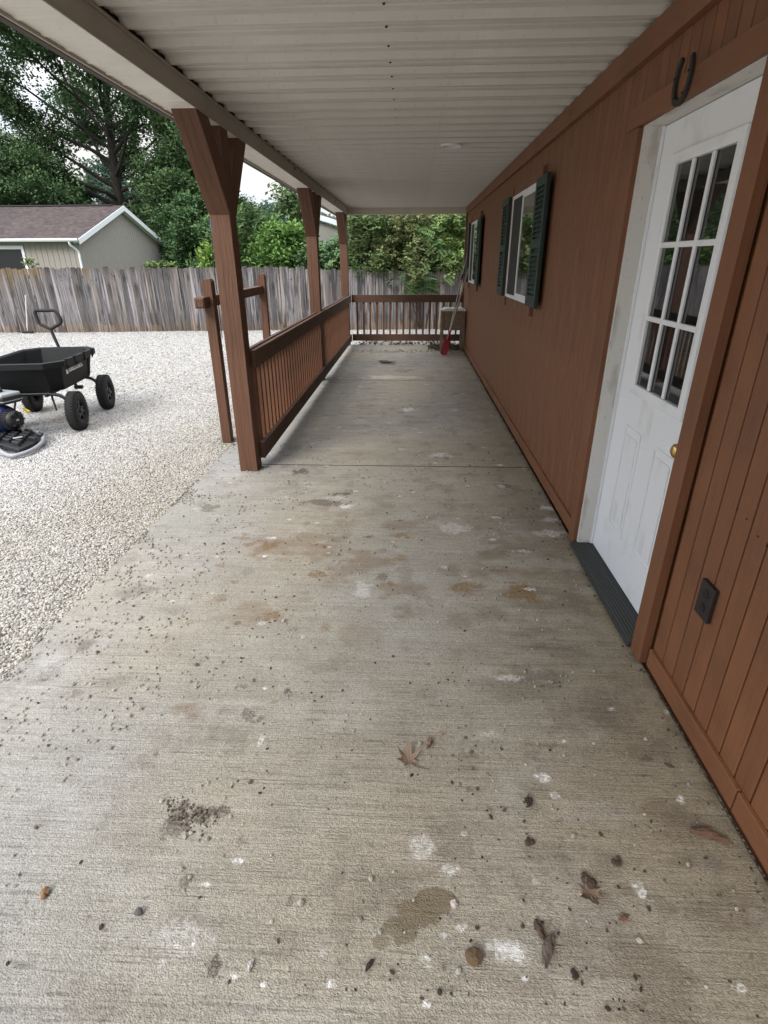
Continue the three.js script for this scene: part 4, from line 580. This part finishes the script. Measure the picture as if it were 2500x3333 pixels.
// ---------------------------------------------------------------- engine-driven washer lying beside the cart
{
  const t = thing('pressure_washer', 'blue engine-driven machine with black tray and grey tube frame at the left edge', 'pressure washer', [-3.72, GY + 0.005, -4.85]);
  const blue = std({ color: lin(0.018, 0.028, 0.12), roughness: 0.4 }), grey = std({ color: lin(0.30, 0.31, 0.34), roughness: 0.4 }), blk = std({ color: lin(0.016, 0.016, 0.018), roughness: 0.5 }), pale = std({ color: lin(0.32, 0.34, 0.35), roughness: 0.5 });
  // tray on the ground and the bent tube round it
  const tray = [[-0.06, -0.14], [0.19, -0.02], [0.30, 0.16], [0.30, 0.44], [0.05, 0.30], [-0.5, 0.16], [-0.5, -0.14]];
  const tg = extrude(tray.map(([x, z]) => [x, -z]), 0.03, 0.006); tg.rotateX(-Math.PI / 2); part(t, 'tray', tg, blk, [0, 0.03, 0]);
  const inside = (x, z) => { let c = false; for (let i = 0, j = tray.length - 1; i < tray.length; j = i++) { const [xi, zi] = tray[i], [xj, zj] = tray[j]; if ((zi > z) !== (zj > z) && x < (xj - xi) * (z - zi) / (zj - zi) + xi) c = !c; } return c; };
  for (let a = -0.14; a < 0.46; a += 0.075) for (let b = -0.50; b < 0.32; b += 0.118) { const x = b + 0.35 * a, z = a + 0.10 * b; if (inside(x, z) && inside(x + 0.03, z) && inside(x - 0.03, z)) part(t, 'tray_rib', bx(0.098, 0.055, 0.036, 0.012), blk, [x, 0.078, z], [0, -0.42, 0]); }
  part(t, 'label_plate', bx(0.075, 0.003, 0.034), pale, [0.15, 0.108, 0.22], [0.05, 0.6, 0]);
  part(t, 'tube_frame', tube([[-0.5, 0.10, 0.22], [-0.26, 0.10, 0.20], [-0.12, 0.085, 0.23], [0.02, 0.05, 0.34], [0.18, 0.03, 0.46], [0.28, 0.03, 0.50], [0.345, 0.035, 0.42], [0.345, 0.04, 0.24], [0.30, 0.05, 0.10], [0.22, 0.06, -0.02], [0.05, 0.06, -0.14]], 0.018, 80, 10), grey);
  // engine: blue shroud, finned black starter cover facing right, tank, filter box
  part(t, 'shroud', new THREE.LatheGeometry([[0, 0], [0.125, 0], [0.13, 0.02], [0.125, 0.10], [0.112, 0.14], [0.09, 0.155], [0, 0.155]].map(p => new THREE.Vector2(...p)), 28).rotateZ(-Math.PI / 2), blue, [-0.20, 0.215, -0.06], [0, -0.30, 0]);
  const starter = [new THREE.LatheGeometry([[0, 0.10], [0.05, 0.10], [0.075, 0.088], [0.088, 0.06], [0.092, 0], [0, 0]].map(p => new THREE.Vector2(...p)), 28).rotateZ(-Math.PI / 2)];
  for (let a = 0; a < 26; a++) { const q = bx(0.062, 0.014, 0.007).clone(); q.translate(0.03, 0.0925, 0); q.rotateX(a / 30 * Math.PI * 2); starter.push(q); }
  for (let a = 0; a < 10; a++) { const q = bx(0.016, 0.040, 0.012).clone(); q.translate(0.100, 0.052, 0); q.rotateX(a / 8 * Math.PI * 2); starter.push(q); }
  const st = part(t, 'starter_cover', merge(starter), blk, [-0.052, 0.215, -0.015], [0, -0.30, 0]); part(st, 'badge', bx(0.003, 0.018, 0.03, 0.001), pale, [0.102, 0.0, 0]);
  part(t, 'fuel_tank', bx(0.30, 0.075, 0.20, 0.02), blk, [-0.13, 0.395, -0.08], [0, -0.30, 0]); part(t, 'tank_top', bx(0.30, 0.035, 0.20, 0.015), pale, [-0.13, 0.440, -0.08], [0, -0.30, 0]);
  part(t, 'tank_seam', bx(0.305, 0.008, 0.205, 0.003), grey, [-0.13, 0.387, -0.08], [0, -0.30, 0]);
  part(t, 'filler_cap', new THREE.CylinderGeometry(0.042, 0.044, 0.03, 20), blk, [-0.13, 0.468, -0.06]);
  part(t, 'filter_box', bx(0.14, 0.12, 0.12, 0.02), std({ color: lin(0.04, 0.045, 0.042), roughness: 0.5 }), [-0.26, 0.375, 0.10], [0, -0.30, 0.1]);
  part(t, 'engine_block', bx(0.24, 0.22, 0.20, 0.02), std({ color: lin(0.05, 0.048, 0.045), roughness: 0.6 }), [-0.36, 0.22, 0.02]);
  const r = rngOf(8); for (let i = 0; i < 7; i++) part(t, 'brass_fitting', new THREE.CylinderGeometry(0.010, 0.012, 0.04, 6), brass_m, [-0.25 + 0.06 * r(), 0.24 + 0.06 * r(), 0.12 + 0.02 * r()], [r() * 3, 0, r() * 3]);
  part(t, 'pump', new THREE.CapsuleGeometry(0.05, 0.14, 6, 14).rotateZ(Math.PI / 2), std({ color: lin(0.16, 0.15, 0.14), roughness: 0.45, metalness: 0.6 }), [-0.34, 0.15, 0.16]);
  part(t, 'dipstick', merge([at(bx(0.075, 0.016, 0.02, 0.005), 0, 0.03, 0, 0, 0, -0.35), rod(V(0, 0, 0), V(0.0, 0.03, 0), 0.010)]), std({ color: lin(0.72, 0.50, 0.02), roughness: 0.5 }), [0.055, 0.245, -0.13], [0.2, -0.35, 0]);
  part(t, 'knob', new THREE.CylinderGeometry(0.022, 0.022, 0.035, 14).rotateZ(1.2), blk, [0.24, 0.085, 0.04]);
}

// ---------------------------------------------------------------- far corner: box on legs, tools
{
  const oldw = std({ map: rep(colorTex(256, 256, (s, t) => { const k = 0.55 + 0.6 * noise(s * 6, t * 48, 48) * (0.6 + 0.7 * fbm(s * 6, t * 10, 3, 10)); return [0.25 * k, 0.175 * k, 0.115 * k]; }), 3, 3), roughness: 0.85 });
  const t = thing('planter_box', 'small weathered wooden box on four legs in the far corner', 'box', [0.752, 0, -10.60]);
  for (const x of [-0.185, 0.185]) for (const z of [-0.165, 0.165]) part(t, 'leg', bx(0.042, 0.69, 0.042, 0.003), oldw, [x, 0.345, z]);
  for (let k = 0; k < 3; k++) { part(t, 'board', bx(0.325, 0.108, 0.016, 0.003), oldw, [0, 0.415 + k * 0.111, 0.165]); part(t, 'board', bx(0.325, 0.108, 0.016, 0.003), oldw, [0, 0.415 + k * 0.111, -0.165]); for (const s of [-1, 1]) part(t, 'board', bx(0.016, 0.108, 0.285, 0.003), oldw, [s * 0.185, 0.415 + k * 0.111, 0]); }
  part(t, 'top', bx(0.455, 0.022, 0.42, 0.004), std({ color: lin(0.60, 0.55, 0.46), roughness: 0.8 }), [0, 0.702, 0]);
  const p = thing('loose_board', 'flat pale board lying on top of the weathered corner box', 'board', [0.765, 0.7135, -10.60]);
  part(p, 'panel', bx(0.345, 0.022, 0.28, 0.004), std({ color: lin(0.80, 0.77, 0.70), roughness: 0.7 }), [0, 0.0115, 0], [0, 0.04, 0]); part(p, 'slot', bx(0.10, 0.004, 0.03, 0.001), black_m, [-0.08, 0.0235, 0.05]);
  const s = thing('shovel', 'red-bladed shovel with wooden handle leaning on the house wall', 'shovel', [0.575, 0.004, -9.94]);
  const red = std({ color: lin(0.22, 0.014, 0.022), roughness: 0.4 }), hand = std({ color: lin(0.30, 0.25, 0.20), roughness: 0.7 });
  const sp = new THREE.Shape(); sp.moveTo(-0.058, 0.02); sp.quadraticCurveTo(-0.05, 0, 0, -0.002); sp.quadraticCurveTo(0.05, 0, 0.058, 0.02); sp.lineTo(0.060, 0.24); sp.quadraticCurveTo(0.045, 0.30, 0.016, 0.31); sp.lineTo(-0.016, 0.31); sp.quadraticCurveTo(-0.045, 0.30, -0.060, 0.24); sp.closePath();
  const bl = new THREE.ExtrudeGeometry(sp, { depth: 0.012, bevelEnabled: true, bevelSize: 0.004, bevelThickness: 0.004, bevelSegments: 2 }); { const P = bl.attributes.position; for (let i = 0; i < P.count; i++) P.setZ(i, P.getZ(i) - 2.6 * P.getX(i) ** 2 * -1 - 0.1 * Math.sin(P.getY(i) * 8) * 0.2); bl.computeVertexNormals(); }
  const d = V(0.40, 1.40, -0.29).normalize(), q = new THREE.Quaternion().setFromUnitVectors(V(0, 1, 0), d);
  const B = part(s, 'blade', bl, red); B.quaternion.copy(q); part(B, 'socket', rod(V(0, 0.27, 0.004), V(0, 0.42, 0.004), 0.028, 0.019, 12), red);
  part(s, 'handle', rod(d.clone().multiplyScalar(0.40), V(0.392, 1.38, -0.285), 0.017, 0.016, 10), hand);
  const s2 = thing('pole', 'thin pale pole leaning on the wall behind the red shovel', 'pole', [0.60, 0.005, -10.02]); part(s2, 'shaft', rod(V(0, 0, 0), V(0.375, 1.74, -0.42), 0.013, 0.012, 10), std({ color: lin(0.36, 0.32, 0.27), roughness: 0.65 })); part(s2, 'ferrule', rod(V(0.258, 1.2, -0.29), V(0.278, 1.29, -0.311), 0.0165, 0.0165, 10), black_m);
}

// ---------------------------------------------------------------- leaves and litter on the slab
const litter_m = (r, g, b) => std({ color: lin(r, g, b), roughness: 0.85, side: THREE.DoubleSide, bumpMap: rep(grainV, 20, 20), bumpScale: 0.001 });
function lobedLeaf(R, curl, seed) {                   // lobed oak leaf with pointed lobes, bent out of plane
  const r = rngOf(seed), o = [], N = 6; for (let i = 0; i < N; i++) { const a = -2.4 + 4.8 * i / (N - 1), L = R * (0.75 + 0.35 * Math.cos(a * 0.7)) * (0.85 + 0.3 * r()); o.push([Math.sin(a - 0.26) * L * 0.66, Math.cos(a - 0.26) * L * 0.66], [Math.sin(a) * L, Math.cos(a) * L], [Math.sin(a + 0.24) * L * 0.62, Math.cos(a + 0.24) * L * 0.62]); if (i < N - 1) { const b = a + 2.4 / (N - 1), q = R * 0.42 * (0.8 + 0.4 * r()); o.push([Math.sin(b) * q, Math.cos(b) * q]); } }
  const n = o.length, pos = [], lift = (x, y) => curl * (Math.hypot(x, y) ** 2 / R) * (0.6 + 0.8 * noise(x * 60 + seed, y * 60)) + 0.12 * Math.abs(x) * curl;
  const put = (p) => pos.push(p[0], lift(...p), -p[1]); for (let i = 0; i < n; i++) { const a = o[i], b = o[(i + 1) % n], m = [(a[0]) / 2, a[1] / 2], m2 = [b[0] / 2, b[1] / 2]; put([0, 0]); put(m); put(m2); put(m); put(a); put(b); put(m); put(b); put(m2); }
  const g = new THREE.BufferGeometry(); g.setAttribute('position', new THREE.Float32BufferAttribute(pos, 3)); g.computeVertexNormals(); return planarUV(g);
}
function curled(L, w, turns, seed) {                  // rolled dry leaf
  const r = rngOf(seed), P = [], nU = 8, nV = 10; const pt = (i, j) => { const u = i / nU - 0.5, v = j / nV, a = (v + 0.12 * (noise(i * 0.8 + seed * 3, 5) - 0.5)) * turns * 6.28, rr = w * (0.35 + 0.65 * (1 - Math.abs(u) * 1.5)) * (0.55 + 0.9 * noise(i * 1.3 + seed, j * 1.1)); return [u * L, w * 0.9 - rr * Math.cos(a), rr * Math.sin(a) + 0.2 * L * u * u]; };
  for (let i = 0; i < nU; i++) for (let j = 0; j < nV; j++) for (const q of [[i, j], [i + 1, j], [i + 1, j + 1], [i, j], [i + 1, j + 1], [i, j + 1]]) P.push(...pt(...q));
  const g = new THREE.BufferGeometry(); g.setAttribute('position', new THREE.Float32BufferAttribute(P, 3)); g.computeVertexNormals(); return planarUV(g);
}
function lump(s, seed, n = 1) { const r = rngOf(seed), L = []; for (let i = 0; i < n; i++) { const g = new THREE.IcosahedronGeometry(s * (n > 1 ? 0.5 + 0.4 * r() : 1), 2), P = g.attributes.position; for (let k = 0; k < P.count; k++) { const x = P.getX(k), y = P.getY(k), z = P.getZ(k), f = 0.62 + 0.55 * fbm(x * 1.6 / s + seed + 9, y * 1.6 / s + z * 1.3 / s + 9, 3) + 0.28 * (noise(x * 5 / s + seed + 40, z * 5 / s + y * 4 / s + 40) - 0.3); P.setXYZ(k, x * f, y * f * 0.75, z * f); } g.translate((r() - 0.5) * s * 2 * (n > 1), s * 0.5, (r() - 0.5) * s * 2 * (n > 1)); L.push(g); } const g = merge(L); g.computeVertexNormals(); return g; }
{
  const put = (name, label, cat, x, z, geo, m, turn = 0, pname = 'body') => { const t = thing(name, label, cat, [x, 0.001, z], turn); part(t, pname, geo, m); return t; };
  const lf = litter_m(0.22, 0.155, 0.11), dk = litter_m(0.085, 0.055, 0.038), bk = litter_m(0.045, 0.032, 0.026);
  const oak = put('oak_leaf', 'dry brown star-shaped oak leaf near the middle of the slab', 'leaf', 0.014, -1.309, lobedLeaf(0.050, 0.5, 5), lf, 0.4, 'blade'); part(oak, 'stalk', tube([[0, 0.002, 0.01], [0.02, 0.004, 0.04], [0.05, 0.002, 0.06]], 0.0011, 10, 5), dk);
  put('curled_leaf', 'small curled brown leaf behind the star-shaped oak leaf', 'leaf', 0.082, -1.377, curled(0.045, 0.010, 0.7, 3), lf, 1.2, 'blade');
  const c2 = put('crumpled_leaf', 'crumpled pointed brown leaf stuck to the concrete at lower right', 'leaf', 0.498, -0.905, lobedLeaf(0.045, 0.7, 9), lf, 2.6, 'blade'); part(c2, 'crumple', lump(0.016, 4, 4), dk, [0.012, 0, 0.03]);
  put('torn_leaf', 'torn reddish brown leaf strip close to the house wall', 'leaf', 0.885, -1.078, curled(0.10, 0.014, 0.55, 6), litter_m(0.13, 0.07, 0.045), -0.35, 'blade');
  put('nut_shell', 'round brown nut husk at the front of the slab', 'nut', 0.174, -0.743, lump(0.020, 12), litter_m(0.15, 0.10, 0.055), 0.3, 'husk');
  const w = put('rolled_leaf', 'grey-brown rolled leaf beside the big white smear', 'leaf', 0.352, -0.765, curled(0.075, 0.012, 0.8, 15), litter_m(0.13, 0.10, 0.085), 1.1, 'blade'); part(w, 'fold', curled(0.045, 0.009, 0.7, 16), dk, [0.035, 0, -0.03], [0, 0.7, 0]);
  put('curled_leaf', 'black curled leaf lying right of centre', 'leaf', 0.382, -1.161, curled(0.030, 0.013, 0.8, 21), bk, 0.8, 'blade');
  put('dirt_clod', 'crumbly dark dirt clod below the black curled leaf', 'dirt', 0.362, -1.043, lump(0.011, 31, 7), dk, 0, 'clod');
  put('dirt_clod', 'small pale brown clod right of the star-shaped oak leaf', 'dirt', 0.217, -1.284, lump(0.009, 33, 2), litter_m(0.28, 0.19, 0.12), 0, 'clod');
  put('wood_chip', 'small orange-brown wood chip at the lower left', 'wood chip', -0.941, -0.837, lump(0.014, 35, 2), litter_m(0.32, 0.19, 0.10), 0, 'chip');
  put('dirt_clod', 'brown clod left of the crumpled leaf and above the stained patch', 'dirt', 0.591, -0.992, lump(0.010, 37, 5), dk, 0, 'clod');
  put('leaf_scrap', 'reddish leaf scrap below the crumpled pointed leaf', 'leaf', 0.561, -0.848, curled(0.024, 0.007, 0.6, 38), litter_m(0.17, 0.08, 0.05), 0.2, 'blade');
  put('leaf_scrap', 'narrow brown leaf scrap beside the wall foot', 'leaf', 0.874, -1.322, curled(0.032, 0.006, 0.5, 39), dk, -0.5, 'blade');
  put('dirt_clod', 'dark clod at the lower right, below the rolled leaf', 'dirt', 0.405, -0.718, lump(0.008, 41, 3), bk, 0, 'clod');
  put('stone_chip', 'grey flat stone chip at the left of the slab', 'stone', -0.674, -0.806, lump(0.011, 43), std({ color: lin(0.09, 0.09, 0.088), roughness: 0.85 }), 0.5, 'stone');
  put('feather', 'curled dark scrap with a white tip at the front edge', 'scrap', -0.075, -0.718, curled(0.030, 0.006, 0.6, 45), bk, 0.9, 'blade');
  put('white_scrap', 'white paper-like scrap with a brown end at the front', 'scrap', -0.357, -0.704, curled(0.026, 0.006, 0.6, 46), litter_m(0.55, 0.54, 0.52), 1.3, 'blade');
  put('stone_chip', 'pale stone lying at the end of the tan stain', 'stone', 0.135, -0.862, lump(0.010, 48), std({ color: lin(0.5, 0.42, 0.4), roughness: 0.85 }), 0, 'stone');
  put('dead_leaf', 'flat grey-green wad of leaves on the far slab', 'leaf', -0.37, -9.14, lump(0.07, 51, 5), litter_m(0.075, 0.065, 0.04), 0, 'wad').scale.set(1.5, 0.35, 0.8);
  // drift of dead leaves under the box, more in the gravel behind the end rail
  const r = rngOf(300), L = []; for (let i = 0; i < 420; i++) { const k = 0.4 + 0.9 * r(), far = i > 250; L.push({ p: far ? [-1.1 + 2 * r(), -0.035 + 0.03 * r(), -11.35 - 1.2 * Math.pow(r(), 2)] : [0.95 - 0.62 * Math.pow(r(), 1.3), 0.008 + 0.04 * r() * r(), -10.72 + 0.42 * r() - 0.42 * r()], r: [(r() - 0.5) * 1.6, r() * 6.28, (r() - 0.5) * 1.6], s: [1, 1, 1].map(v => v * (0.5 + 0.5 * r())), c: lin(0.13 * k, 0.09 * k, 0.058 * k) }); }
  for (let i = 0; i < 70; i++) { const k = 0.5 + r(); L.push({ p: [-1.1 + 1.9 * r(), 0.006, -10.35 + 0.12 * (r() - 0.5) + 0.1 * Math.sin(i)], r: [(r() - 0.5) * 0.4, r() * 6.28, (r() - 0.5) * 0.4], s: [0.35, 0.35, 0.35], c: lin(0.13 * k, 0.09 * k, 0.06 * k) }); }
  scatter('dead_leaves', lobedLeaf(0.045, 0.9, 77), std({ color: lin(1, 1, 1), roughness: 0.9, side: THREE.DoubleSide }), L, 'drift of dead brown leaves round the corner box and end railing', 'leaves');
}
renderer.render(scene, camera);
